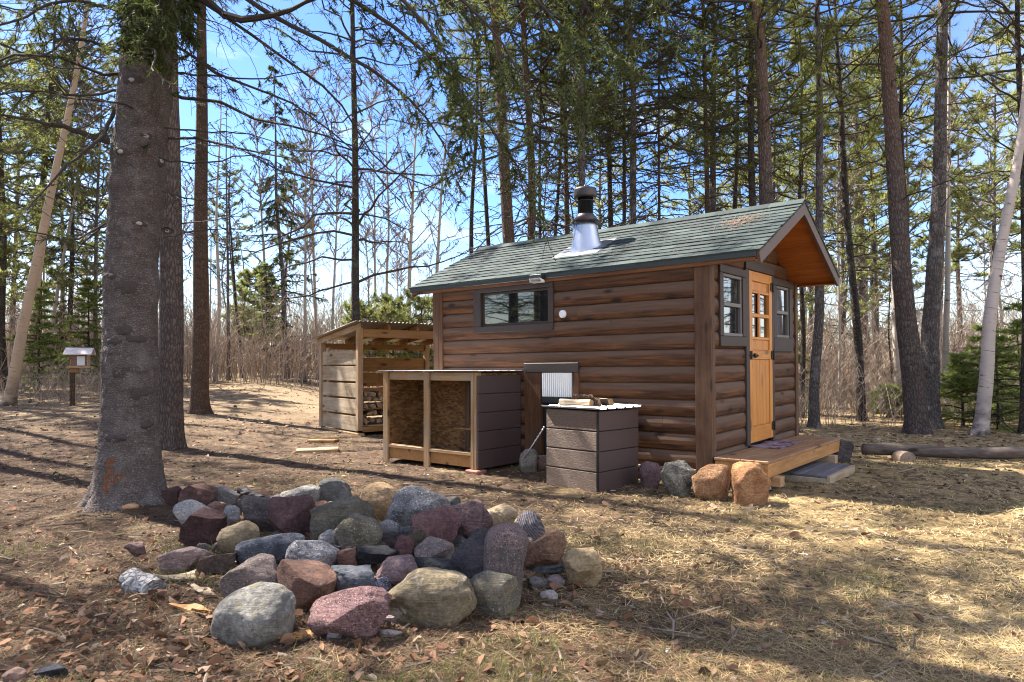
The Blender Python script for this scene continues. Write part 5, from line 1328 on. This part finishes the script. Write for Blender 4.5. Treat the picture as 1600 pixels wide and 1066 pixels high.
        Q, _ = twigs(rg, C, ln, ntw, tl, .7, .75, -.25, .30, .08, 6)
        Q = Q+np.cumsum(rg.normal(0, .006, Q.shape), 1)
        br.tubes(Q, (np.array([.0040, .0036, .0031, .0026, .0021, .0017]))[None], 3, 0, rg.random(len(Q)))
        S, _ = twigs(rg, Q, np.ones(len(Q)), 5, .20, .7, .7, -.12, .15, .12, 4)
        br.tubes(S, (np.array([.0028, .0025, .002, .0015]))[None], 3, 0, rg.random(len(S)))
        needles(rg, nd, S, 3, .022, .010, .3, .8, .1, 0, (.25, .2))
        if green > 0:
            g1 = Q[rg.random(len(Q)) < green]; g2 = S[rg.random(len(S)) < green*.9]
            if len(g1): needles(rg, nd, g1, 46, .060, .0105, .62, .5, .1, 0, (.45, .28))
            if len(g2): needles(rg, nd, g2, 26, .050, .0105, .62, .5, .1, 0, (.45, .28))
    Y0 = Yb
    bough([(172, 222, Y0), (120, 205, Y0-.1), (60, 190, Y0-.3), (-30, 178, Y0-.5)], .030, 6, .20, 0)
    bough([(183, 162, Y0), (160, 215, Y0-.2), (110, 255, Y0-.4), (40, 330, Y0-.6)], .018, 10, .26, .05)
    bough([(185, 140, Y0), (120, 150, Y0), (50, 142, Y0-.2), (-30, 152, Y0-.3)], .012, 14, .28, .15)
    bough([(190, 85, Y0), (120, 60, Y0-.2), (60, 90, Y0-.5), (-40, 110, Y0-.9)], .016, 18, .32, .25)
    bough([(195, 20, Y0), (110, 0, Y0-.2), (30, 30, Y0-.4), (-60, 60, Y0-.6)], .016, 20, .34, .35)
    bough([(168, 348, Y0), (120, 375, Y0-.2), (60, 365, Y0-.5), (-30, 345, Y0-.9)], .009, 9, .22, .02)
    bough([(168, 350, Y0), (130, 380, Y0+.3), (95, 430, Y0+.6)], .008, 6, .2, .0)
    bough([(240, -150, Y0), (330, 8, Y0-.1), (418, 26, Y0-.2), (500, -6, Y0-.2), (600, -40, Y0-.2)], .042, 10, .30, .10)
    bough([(270, -80, Y0), (420, 20, Y0-.2), (560, 95, Y0-.3), (660, 175, Y0-.3), (720, 285, Y0-.3)], .024, 26, .40, .28)
    bough([(280, -160, Y0), (480, -40, Y0-.5), (640, 60, Y0-.6), (760, 190, Y0-.7), (850, 330, Y0-.7)], .024, 26, .40, .62)
    bough([(280, -260, Y0), (520, -120, Y0-.3), (700, 0, Y0-.2), (790, 120, Y0-.1), (840, 260, Y0-.1)], .024, 26, .42, .8)
    bough([(275, -220, Y0), (500, -130, Y0-.8), (680, -30, Y0-1.0), (780, 60, Y0-1.1), (830, 170, Y0-1.1)], .022, 24, .40, .8)
    for (pts, gr) in (([(275, -240, Y0), (540, -150, Y0-.5), (760, -60, Y0-.6), (870, 40, Y0-.6), (905, 150, Y0-.6)], .85),
                      ([(275, -260, Y0), (540, -170, Y0-.1), (780, -90, Y0), (900, -10, Y0), (960, 90, Y0)], .85),
                      ([(270, -200, Y0), (470, -110, Y0-.9), (620, -10, Y0-1.2), (700, 90, Y0-1.3), (730, 190, Y0-1.3)], .8),
                      ([(275, -300, Y0), (600, -190, Y0-.4), (860, -100, Y0-.4), (1000, -30, Y0-.4), (1070, 60, Y0-.3)], .85)):
        bough(pts, .022, 26, .42, gr)
    bough([(262, 60, Y0), (340, 115, Y0-.1), (440, 155, Y0-.2), (540, 225, Y0-.3), (640, 330, Y0-.3)], .013, 20, .36, .06)
    bough([(265, -30, Y0), (400, 60, Y0+.3), (520, 150, Y0+.5), (600, 260, Y0+.6), (700, 300, Y0+.6)], .015, 22, .38, .06)
    bough([(262, 115, Y0), (330, 118, Y0+.2), (430, 122, Y0+.3), (520, 100, Y0+.3)], .009, 12, .30, .03)
    bough([(258, 200, Y0), (320, 205, Y0+.3), (400, 212, Y0+.5), (460, 240, Y0+.6)], .007, 10, .26, .0)
    bough([(256, 250, Y0), (320, 255, Y0-.2), (390, 243, Y0-.3), (440, 262, Y0-.3)], .007, 9, .24, .0)
    bough([(254, 300, Y0), (310, 312, Y0), (370, 300, Y0)], .006, 6, .22, .0)
    bough([(256, 372, Y0), (330, 358, Y0+.1), (400, 362, Y0+.2)], .006, 6, .22, .0)
    for (dx, dy, yy) in ((-30, 70, -.45), (0, 90, -.35), (25, 80, -.4), (50, 60, -.2), (15, 40, -.6), (-10, 30, -.5), (70, 90, .1)):   # sprays before the stem at the top of the frame
        bough([(233+dx*.3, -150+dy*.3, Y0-.1), (233+dx*.8, -70+dy*.5, Y0+yy*1.2), (233+dx, dy-5, Y0+yy*1.6)], .009, 22, .26, .8)
    crown_part(br, nd, (TW_DARK, ND_SPRUCE), o)
    # the rest of the crown, above the picture
    b2, n2 = crown(rg, ax, 'spruce', H, 6.0, 2.5, .6, .012)
    crown_part(b2, n2, (TW_DARK, ND_SPRUCE), o)
big_spruce()

T = []
# left side
tree('redpine', (266, 700), (265, 40), 39, 16, 7.6, 2.8, BK_PINE, 'second thick trunk, close behind the big foreground spruce', ns=28, wob=.03, seed=21, rough=.05, flare=.15, dens=1.9)
tree('spruce', (312, 646), (315, 20), 27, 16, 9.5, 2.0, BK_BROWN, 'straight brown spruce right of the two thick trunks, bare low down', ns=24, wob=.05, seed=22, dens=.8)
tree('birch', (14, 634), (116, 130), 17, 13, 7.5, 2.2, BK_BIRCHT, 'leaning tan birch on the far left, the thicker stem of a pair', ns=14, wob=.1, seed=23)
tree('birch', (33, 608), (90, 270), 8, 12, 8, 1.8, BK_BIRCHT, 'slimmer leaning tan birch crossing behind the thicker one', ns=10, wob=.1, seed=24)
tree('aspen', (68, 600), (152, 90), 7, 11, 6.5, 1.7, BK_ASPEN, 'thin pale leaning stem between the left birches and the big spruce', ns=8, seed=25)
tree('spruce', (52, 598), (84, 30), 15, 15, 7, 2.3, BK_DARK, 'dark straight spruce behind the leaning tan birches', ns=10, seed=26)
tree('spruce', (110, 596), (114, 150), 9, 14, 4.5, 2.0, BK_DARK, 'thin dark spruce rising behind the bird feeder', ns=8, seed=27)
tree('redpine', (6, 610), (-6, 100), 15, 14, 4.2, 2.4, BK_DARK, 'dark pine cut by the left edge of the photo', ns=10, seed=28)
for k, (bx, w, Yk, lab) in enumerate(((-40, 9, 22, 'light green pine at the left edge behind the birches'), (20, 9, 27, 'light green pine between the leaning birches'), (95, 8, 30, 'light green pine far behind the bird feeder'), (150, 8, 24, 'light green pine hugging the left side of the big trunk'), (-110, 12, 19, 'near light green pine leaning in from the left edge'))):
    tree('lightpine', (bx, 600), (bx+10, 100), w, 12+k % 3, 2.2+.5*(k % 2), 2.5, BK_GREY, lab, Y=Yk, ns=8, seed=40+k, dens=1.25)
for k, (bx, w, Yk, H_, lab) in enumerate(((60, 5, 21, 3.2, 'young bushy fir behind the leaning birch foot'), (140, 5, 23, 3.6, 'young bushy fir right of the bird feeder'), (95, 5, 26, 2.6, 'low young fir just behind the bird feeder'))):
    tree('fir', (bx, 605), (bx, 480), w, H_, .2, 1.1, BK_DARK, lab, Y=Yk, ns=6, seed=50+k)
# between the left trunks and the cabin
tree('deadpole', (337, 596), (343, 180), 7, 12, 3, 1.2, BK_ASPEN, 'pale dead pole right of the brown spruce, the left of two', ns=7, seed=60)
tree('deadpole', (357, 594), (352, 200), 6, 11, 3, 1.2, BK_GREY, 'darker dead pole right of the brown spruce, the right of two', ns=7, seed=61)
tree('deadpole', (328, 590), (331, 330), 4, 9, 3, .9, BK_ASPEN, 'thinnest pale dead pole just right of the brown spruce', ns=6, seed=62)
tree('spruce', (446, 596), (431, 150), 9, 12.5, 3.2, 1.6, BK_GREY, 'narrow sparse spruce against the sky left of the shelter', ns=8, seed=63, dens=.8, Y=27)
tree('fir', (415, 595), (416, 470), 4, 4.6, 1.6, .9, BK_GREY, 'thin young sapling in the brush left of the sparse spruce', ns=6, seed=64, Y=27)
tree('lightpine', (398, 592), (398, 400), 5, 4.4, 1.6, 1.4, BK_GREY, 'small green pine in the brush left of the sparse spruce', ns=6, seed=65, Y=30)
tree('larch', (562, 640), (553, 60), 15, 15.5, 3.0, 3.4, BK_DARK, 'dark bare larch with long sweeping limbs rising behind the shelter', ns=14, Y=16.0, seed=66, dens=1.15)
for k, (b0, t0, w, lab) in enumerate((((475, 590), (478, 330), 6, 'pale slim aspen right of the sparse spruce'), ((497, 590), (490, 250), 6, 'tall pale aspen above the left end of the shelter'), ((610, 590), (602, 240), 6, 'straight slim aspen above the shelter roof'), ((636, 590), (650, 235), 9, 'forked pale aspen above the right half of the shelter'), ((668, 590), (697, 230), 8, 'pale aspen leaning right beside the cabin roof end'), ((592, 590), (586, 300), 5, 'thin grey aspen just right of the bare larch'), ((522, 590), (528, 330), 5, 'thin grey aspen just left of the bare larch'))):
    tree('aspen', b0, t0, w, 12+k % 3, 4.5, 1.8, BK_ASPEN, lab, Y=26+k % 3*2, ns=8, seed=70+k)
for k, (bx, Yk, H_, lab) in enumerate(((575, 23, 3.3, 'small light green pine behind the shelter roof, the leftmost'), (612, 25, 3.5, 'small light green pine behind the middle of the shelter roof'), (655, 24, 3.6, 'small light green pine between shelter and cabin roof'))):
    tree('lightpine', (bx, 600), (bx, 400), 5, H_, 1.0, 1.2, BK_GREY, lab, Y=Yk, ns=6, seed=80+k, dens=.6)
# behind the cabin
for k, (b0, t0, w, Yk, sp, h0, L_, bk, lab) in enumerate((
    ((742, 600), (741, 100), 9, 17, 'redpine', 6.5, 1.8, BK_DARK, 'thin dark pine above the left end of the cabin roof'),
    ((778, 600), (752, 160), 9, 19, 'redpine', 7.5, 1.8, BK_DARK, 'thin pine leaning left beside the stout leaning pine'),
    ((822, 600), (778, 30), 23, 13, 'redpine', 7.0, 2.6, BK_BROWN, 'stout brown pine leaning left behind the roof'),
    ((834, 600), (822, 30), 16, 13.6, 'redpine', 6.4, 2.4, BK_BROWN, 'upright brown pine just right of the stout leaning pine'),
    ((869, 600), (873, 100), 7, 18, 'spruce', 6.0, 1.7, BK_DARK, 'slim dark spruce left of the chimney'),
    ((896, 600), (887, 60), 11, 15, 'redpine', 5.4, 2.3, BK_BROWN, 'brown pine directly behind the chimney pipe'),
    ((907, 600), (905, 60), 7, 17, 'redpine', 6.6, 2.0, BK_BROWN, 'thin brown pine close behind the chimney cap'),
    ((919, 600), (914, 40), 14, 14, 'redpine', 5.0, 2.5, BK_GREY, 'sturdy pine just right of the chimney cap'),
    ((967, 600), (973, 60), 8, 16, 'redpine', 5.6, 2.2, BK_DARK, 'thin pine, left of a close pair above mid roof'),
    ((984, 600), (986, 40), 14, 14.5, 'redpine', 5.2, 2.5, BK_GREY, 'thicker pine, right of a close pair above mid roof'),
    ((1116, 600), (1100, 40), 11, 14.5, 'redpine', 5.0, 2.4, BK_BROWN, 'slimmer brown pine of a pair above the right half of the roof'),
    ((1128, 600), (1116, 40), 13, 15.5, 'redpine', 5.8, 2.3, BK_GREY, 'greyer pine of a pair above the right half of the roof'),
    ((1230, 662), (1183, 0), 27, 13.4, 'redpine', 5.6, 2.9, BK_PINE, 'thick plated pine rising behind the gable peak'),
    ((1190, 600), (1171, 40), 15, 14.6, 'redpine', 5.4, 2.4, BK_DARK, 'dark pine touching the thick plated one near the gable'))):
    tree(sp, b0, t0, w, 14.5+(k*7 % 5)*.5, h0, L_, bk, lab, Y=Yk, ns=16 if w > 12 else 10, seed=100+k, dens=1.05)
for k, (bx, tx, w, Yk, h0, lab) in enumerate(((850, 845, 13, 12.6, 5.0, 'dark drooping spruce whose boughs hang left of the chimney'), (1040, 1035, 13, 12.6, 4.9, 'dark drooping spruce with boughs over the middle of the roof'), (960, 955, 12, 16.5, 5.6, 'dark spruce with boughs right of the chimney'), (1150, 1145, 11, 17.0, 5.2, 'dark spruce with boughs left of the gable peak'))):
    tree('spruce', (bx, 600), (tx, 30), w if k > 1 else 6, 13.5, h0+.9, 2.9, BK_DARK, lab, Y=Yk+1.5, ns=10, seed=130+k, dens=1.3)
# right side
tree('redpine', (1272, 668), (1276, 0), 16, 14, 6.0, 2.4, BK_GREY, 'slim grey pine just beyond the porch deck', dens=.75, ns=16, seed=150)
tree('redpine', (1347, 658), (1305, 0), 14, 13, 6.0, 2.0, BK_DARK, 'slim dark pine leaning left between deck and double trunk', dens=.75, ns=14, seed=151)
tree('redpine', (1356, 622), (1336, 100), 20, 16, 7.5, 2.6, BK_GREY, 'broad pale grey pine standing farther back left of the double trunk', dens=.75, ns=14, seed=152)
tree('lightpine', (1373, 621), (1353, 10), 9, 14, 5, 2.0, BK_GREY, 'thin pine in the gap left of the double trunk', ns=8, seed=153)
tree('redpine', (1434, 678), (1377, 0), 33, 15, 6.5, 2.8, BK_PINE, 'thick leaning pine, left half of the double trunk', dens=.75, ns=28, seed=154, wob=.05, rough=.05)
tree('redpine', (1455, 670), (1474, 60), 27, 15.5, 6.8, 2.7, BK_GREY, 'thick upright pine, right half of the double trunk', dens=.75, ns=28, seed=155, wob=.12, rough=.05)
tree('redpine', (1428, 650), (1410, 0), 13, 14, 7, 2.0, BK_DARK, 'dark slim pine half hidden behind the left half of the double trunk', dens=.75, ns=10, seed=156)
tree('aspen', (1479, 652), (1486, 250), 10, 12, 5.5, 1.8, BK_ASPEN, 'pale slim sunlit stem right of the double trunk', ns=10, seed=157)
tree('redpine', (1466, 616), (1478, 250), 9, 12, 5.5, 1.8, BK_BROWN, 'thin brown pine between the double trunk and the pale stem', dens=.75, ns=8, seed=158)
tree('birch', (1530, 680), (1586, 330), 21, 11, 6.0, 2.2, BK_BIRCH, 'white birch leaning right beyond the long pole', ns=18, wob=.22, seed=159)
tree('redpine', (1600, 678), (1599, 0), 14, 13, 5.0, 2.4, BK_DARK, 'dark slim pine at the right edge of the photo', dens=.75, ns=12, seed=160)
tree('birch', (1407, 642), (1398, 440), 13, 11, 6, 1.8, BK_BIRCH, 'white birch stem peeping out left of the double trunk', ns=10, seed=161)
tree('aspen', (1312, 640), (1309, 330), 5, 10, 5, 1.6, BK_ASPEN, 'very thin pale stem between deck pine and leaning dark pine', ns=7, seed=162)
tree('deadpole', (1396, 642), (1397, 470), 4, 6, 2, .8, BK_DARK, 'short thin dark stem beside the peeping white birch', ns=6, seed=163)
tree('redpine', (1252, 652), (1248, 200), 9, 12, 5.5, 1.8, BK_DARK, 'thin dark pine close behind the right corner of the cabin', dens=.75, ns=8, seed=164)
for k, (bx, Yk, H_, h0, lab) in enumerate(((1215, 21, 13, 2.0, 'light green pine seen just right of the cabin wall'), (1265, 26, 14, 2.4, 'light green pine behind the slim deck pine'), (1320, 24, 13, 2.6, 'light green pine behind the leaning dark pine'), (1365, 32, 15, 3.0, 'tall light green pine behind the broad pale pine'), (1420, 30, 15, 3.5, 'tall light green pine behind the double trunk'), (1500, 34, 15, 5.5, 'light green pine above the pale slim stem'), (1560, 24, 13, 5.0, 'light green pine behind the leaning white birch'), (1640, 20, 12, 4.4, 'light green pine reaching in from the right edge'), (1160, 30, 15, 4.0, 'light green pine above the gable end of the roof'), (1080, 34, 15, 5.0, 'light green pine far behind the right half of the roof'), (940, 32, 14, 5.0, 'light green pine far behind the chimney'))):
    tree('lightpine', (bx, 610), (bx-4, 100), 9, H_, h0, 2.6, BK_GREY, lab, Y=Yk, ns=8, seed=170+k, dens=1.0)
for k, (bx, Yk, H_, L_, lab) in enumerate(((1505, 14.2, 1.5, .9, 'bright bushy young fir left of the leaning birch'), (1560, 13.6, 1.9, 1.1, 'bright bushy young fir right of the leaning birch'), (1598, 15, 2.6, 1.1, 'taller bushy young fir at the right edge'), (1388, 17, .8, .6, 'tiny young fir at the foot of the double trunk'), (1440, 19, 1.6, .8, 'young fir showing between the halves of the double trunk'), (1226, 18, 2.4, 1.0, 'young fir beside the right corner of the cabin'), (1535, 16.5, 2.3, 1.0, 'darker young fir behind the leaning birch'))):
    tree('fir', (bx, 640), (bx, 500), 5, H_, .08, L_, BK_DARK, lab, Y=Yk, ns=6, seed=190+k, dens=.9)

# slender bare trees of the far wood, one by one
protos = []
for k in range(4):
    rg = np.random.default_rng(300+k); H_ = (12, 13, 11, 12)[k]; ax = Axis(H_, .25, rg)
    sp = ('aspen', 'aspen', 'deadpole', 'redpine')[k]
    tm = trunk_mb(ax, .085, H_, 6, .15, rg=rg, dz=.6); b_, n_ = crown(rg, ax, sp, H_, H_*.42, 1.6, .8, .05)
    protos.append((sp, tm.build('trunk', (BK_ASPEN, BK_GREY, BK_DARK, BK_DARK)[k], None, True, False), crown_part(b_, n_, ((TW_PALE, TW_GREY, TW_GREY, TW_DARK)[k], ND_PINE if sp == 'redpine' else ND_BUD), None, False)))
LABF = {'aspen': 'slender bare aspen among many in the far brush', 'deadpole': 'dead grey pole among many in the far brush', 'redpine': 'far dark slim pine among many beyond the brush'}
rgf = np.random.default_rng(77)
for k in range(72):
    pr_ = protos[int(rgf.choice(4, p=[.40, .28, .2, .12]))]
    Yk = rgf.uniform(27, 48); fx = rgf.uniform(-.76, .76)
    if (-.12 < fx < .38 or fx > .45) and rgf.random() < .5: continue
    X_ = fx*Yk
    name, cat = KIND[pr_[0]]
    o = empty(name, (X_, Yk, float(ground(X_, Yk)))); tag(o, LABF[pr_[0]], cat, 'far '+cat+'s in the brush')
    s_ = rgf.uniform(.7, 1.15); o.scale = (s_, s_, s_*rgf.uniform(.85, 1.1)); o.rotation_euler = (rgf.normal(0, .04), rgf.normal(0, .05), rgf.uniform(0, 6.28))
    for q in pr_[1:]:
        if q is not None: share(q, o)
# trees standing just outside the picture, reflected in the panes and shading the yard
rgo = np.random.default_rng(9)
for (x, y, Ht, h0, sp, dn) in ((-9.4, 6.7, 13, .4, 'fir', 3.6), (-12.5, 5.3, 10, .4, 'fir', 3.0), (-7.4, 9.4, 15, 5.5, 'redpine', 1.2), (-7.9, 6.3, 13, 5.5, 'spruce', .9), (-13.2, 15.2, 15, 5, 'redpine', 1.3), (-11.4, 12.9, 14, 5, 'redpine', 1.1), (-15.4, 18.6, 15, 4, 'redpine', 1.3), (-13.5, 8.0, 14, .5, 'spruce', 1.2), (-11.3, 7.3, 9, .4, 'fir', 3.0), (-9.6, 8.6, 14, 6, 'redpine', .9), (10.8, 11.6, 10, .4, 'fir', 2.6), (12.5, 13.6, 12, .8, 'spruce', 1.2), (11.5, 8.5, 10, 1.5, 'redpine', 1.1)):
    rg = np.random.default_rng(int(rgo.integers(1e6))); ax = Axis(Ht, .1, rg)
    name, cat = KIND[sp]
    o = empty(name, (x, y, float(ground(x, y)))); tag(o, 'tall green tree standing in the wood beside the yard', cat, 'trees beside the yard')
    trunk_mb(ax, .16, Ht, 12, .3, rg=rg).build('trunk', BK_GREY, o, True)
    b_, n_ = crown(rg, ax, sp, Ht, h0, 2.5, dn, .012); crown_part(b_, n_, MATS[sp], o)

# brush: a thicket of bare stems that nobody could count
def brush(name, n, xr, Yr, hr, rad, mat, seed, side=4, tuft=0):
    rg = np.random.default_rng(seed); Yk = rg.uniform(*Yr, n); X_ = rg.uniform(*xr, n)*Yk
    m = MB(); h = rg.uniform(*hr, n)*(.6+.6*rg.random(n)); K = 5; s = np.linspace(0, 1, K)
    a = rg.uniform(0, 6.28, n); ln = np.abs(rg.normal(0, .42, n))*h
    P = np.stack([X_[:, None]+np.cos(a)[:, None]*ln[:, None]*s**1.5, Yk[:, None]+np.sin(a)[:, None]*ln[:, None]*s**1.5, ground(X_, Yk)[:, None]-.05+h[:, None]*s], -1)+rg.normal(0, .03, (n, K, 3))*h[:, None, None]*s[None, :, None]
    m.tubes(P, (rad*(.6+.8*rg.random(n)))[:, None]*(1-.75*s), 3, 0, rg.random(n))
    Q, _ = twigs(rg, P, h, side, .36, .8, .6, .25, 0, .25, 3)
    m.tubes(Q, (rad*.5*np.array([1, .8, .55]))[None], 3, 0, rg.random(len(Q)))
    S, _ = twigs(rg, Q, np.ones(len(Q)), 2, .28, .8, .6, .2, 0, .2, 3)
    m.tubes(S, (rad*.38*np.array([1, .8, .55]))[None], 3, 0, rg.random(len(S)))
    tag(m.build(name, mat), kind='stuff')
def brush_mat(name, lo, hi):
    return ramp_mat(name, [(0, lo), (.5, tuple((a+b)/2 for a, b in zip(lo, hi))), (1, hi)], tr=0)
BR1 = brush_mat('brown_brush', (.13, .10, .080), (.46, .355, .27)); BR2 = brush_mat('grey_brush', (.22, .18, .15), (.52, .43, .35))
brush('undergrowth', 4600, (-.80, -.05), (24, 42), (1.0, 4.0), .013, BR1, 501, 7)
brush('undergrowth', 3000, (.34, .80), (19, 38), (.9, 4.2), .012, BR1, 502, 7)
brush('distant_woods', 2600, (-.85, .85), (38, 66), (3.0, 7.5), .026, BR2, 503, 7)
brush('undergrowth', 600, (.40, .80), (14.5, 20), (.4, 1.5), .006, BR1, 504, 6)
brush('undergrowth', 380, (-.80, -.5), (17, 24), (.4, 1.2), .007, BR1, 505, 6)
# ------------------------------------------------------------------ camera, sun, sky
cam = bpy.data.cameras.new('camera'); co = bpy.data.objects.new('camera', cam); COL.objects.link(co)
cam.sensor_width = 36; cam.lens = F_PX/1600*36; cam.shift_y = (HY-533)/1600; cam.clip_start = .05; cam.clip_end = 2000
co.location = (0, 0, CAMH); co.rotation_euler = (math.pi/2, 0, 0); sc.camera = co
EL, AZ = math.radians(52), math.radians(-55.5)
sd = Vector((math.sin(AZ)*math.cos(EL), math.cos(AZ)*math.cos(EL), math.sin(EL)))
sun = bpy.data.lights.new('sun', 'SUN'); so = bpy.data.objects.new('sun', sun); COL.objects.link(so)
sun.energy = 5.0; sun.angle = math.radians(.53); sun.color = (1, .95, .87); so.rotation_mode = 'QUATERNION'; so.rotation_quaternion = sd.to_track_quat('Z', 'Y')
wd = bpy.data.worlds.new('World'); sc.world = wd; wd.use_nodes = True; nt = wd.node_tree; nt.nodes.clear()
sky = nt.nodes.new('ShaderNodeTexSky'); sky.sky_type = 'NISHITA'; sky.sun_disc = False; sky.sun_elevation = EL; sky.sun_rotation = AZ % (2*math.pi); sky.altitude = 400; sky.air_density = 1.0; sky.dust_density = .6; sky.ozone_density = 1.5
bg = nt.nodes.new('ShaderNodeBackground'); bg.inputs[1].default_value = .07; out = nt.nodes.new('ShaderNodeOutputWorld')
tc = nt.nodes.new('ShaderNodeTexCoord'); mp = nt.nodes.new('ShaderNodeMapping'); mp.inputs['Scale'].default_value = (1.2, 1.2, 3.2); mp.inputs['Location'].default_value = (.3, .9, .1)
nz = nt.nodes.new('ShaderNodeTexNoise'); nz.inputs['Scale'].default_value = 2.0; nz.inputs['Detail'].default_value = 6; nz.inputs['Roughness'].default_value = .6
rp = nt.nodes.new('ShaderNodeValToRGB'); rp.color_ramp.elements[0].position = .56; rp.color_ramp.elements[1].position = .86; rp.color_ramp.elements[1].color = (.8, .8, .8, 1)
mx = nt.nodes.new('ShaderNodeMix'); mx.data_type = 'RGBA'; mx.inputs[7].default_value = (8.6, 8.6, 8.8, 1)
nt.links.new(tc.outputs['Generated'], mp.inputs[0]); nt.links.new(mp.outputs[0], nz.inputs['Vector']); nt.links.new(nz.outputs['Fac'], rp.inputs[0])

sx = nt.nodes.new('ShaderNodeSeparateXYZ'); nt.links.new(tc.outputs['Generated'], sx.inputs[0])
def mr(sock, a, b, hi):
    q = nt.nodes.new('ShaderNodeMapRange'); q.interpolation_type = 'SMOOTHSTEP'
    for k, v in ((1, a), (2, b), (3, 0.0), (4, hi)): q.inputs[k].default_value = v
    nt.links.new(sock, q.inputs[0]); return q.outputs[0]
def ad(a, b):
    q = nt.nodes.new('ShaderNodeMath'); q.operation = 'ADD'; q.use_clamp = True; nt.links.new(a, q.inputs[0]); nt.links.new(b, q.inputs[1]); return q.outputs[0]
nt.links.new(ad(ad(rp.outputs[0], mr(sx.outputs[1], .12, -.35, .33)), mr(sx.outputs[0], .40, .85, .45)), mx.inputs[0]); hs = nt.nodes.new('ShaderNodeHueSaturation'); hs.inputs['Saturation'].default_value = 1.35; hs.inputs['Hue'].default_value = .515; nt.links.new(sky.outputs[0], hs.inputs['Color']); nt.links.new(hs.outputs[0], mx.inputs[6]); nt.links.new(mx.outputs[2], bg.inputs[0]); nt.links.new(bg.outputs[0], out.inputs[0])  # unseen clouds behind the camera added as neutral fill
vs = sc.view_settings; sc.display_settings.display_device = 'sRGB'; vs.view_transform = 'Standard'; vs.look = 'None'; vs.exposure = 2.25; vs.gamma = 1; vs.use_curve_mapping = False
sc.cycles.use_denoising = True; sc.cycles.pixel_filter_type = 'BLACKMAN_HARRIS'; sc.cycles.filter_width = 1.1; sc.cycles.max_bounces = 6; sc.cycles.diffuse_bounces = 3; sc.cycles.transparent_max_bounces = 8
sc.cycles.sample_clamp_indirect = 6
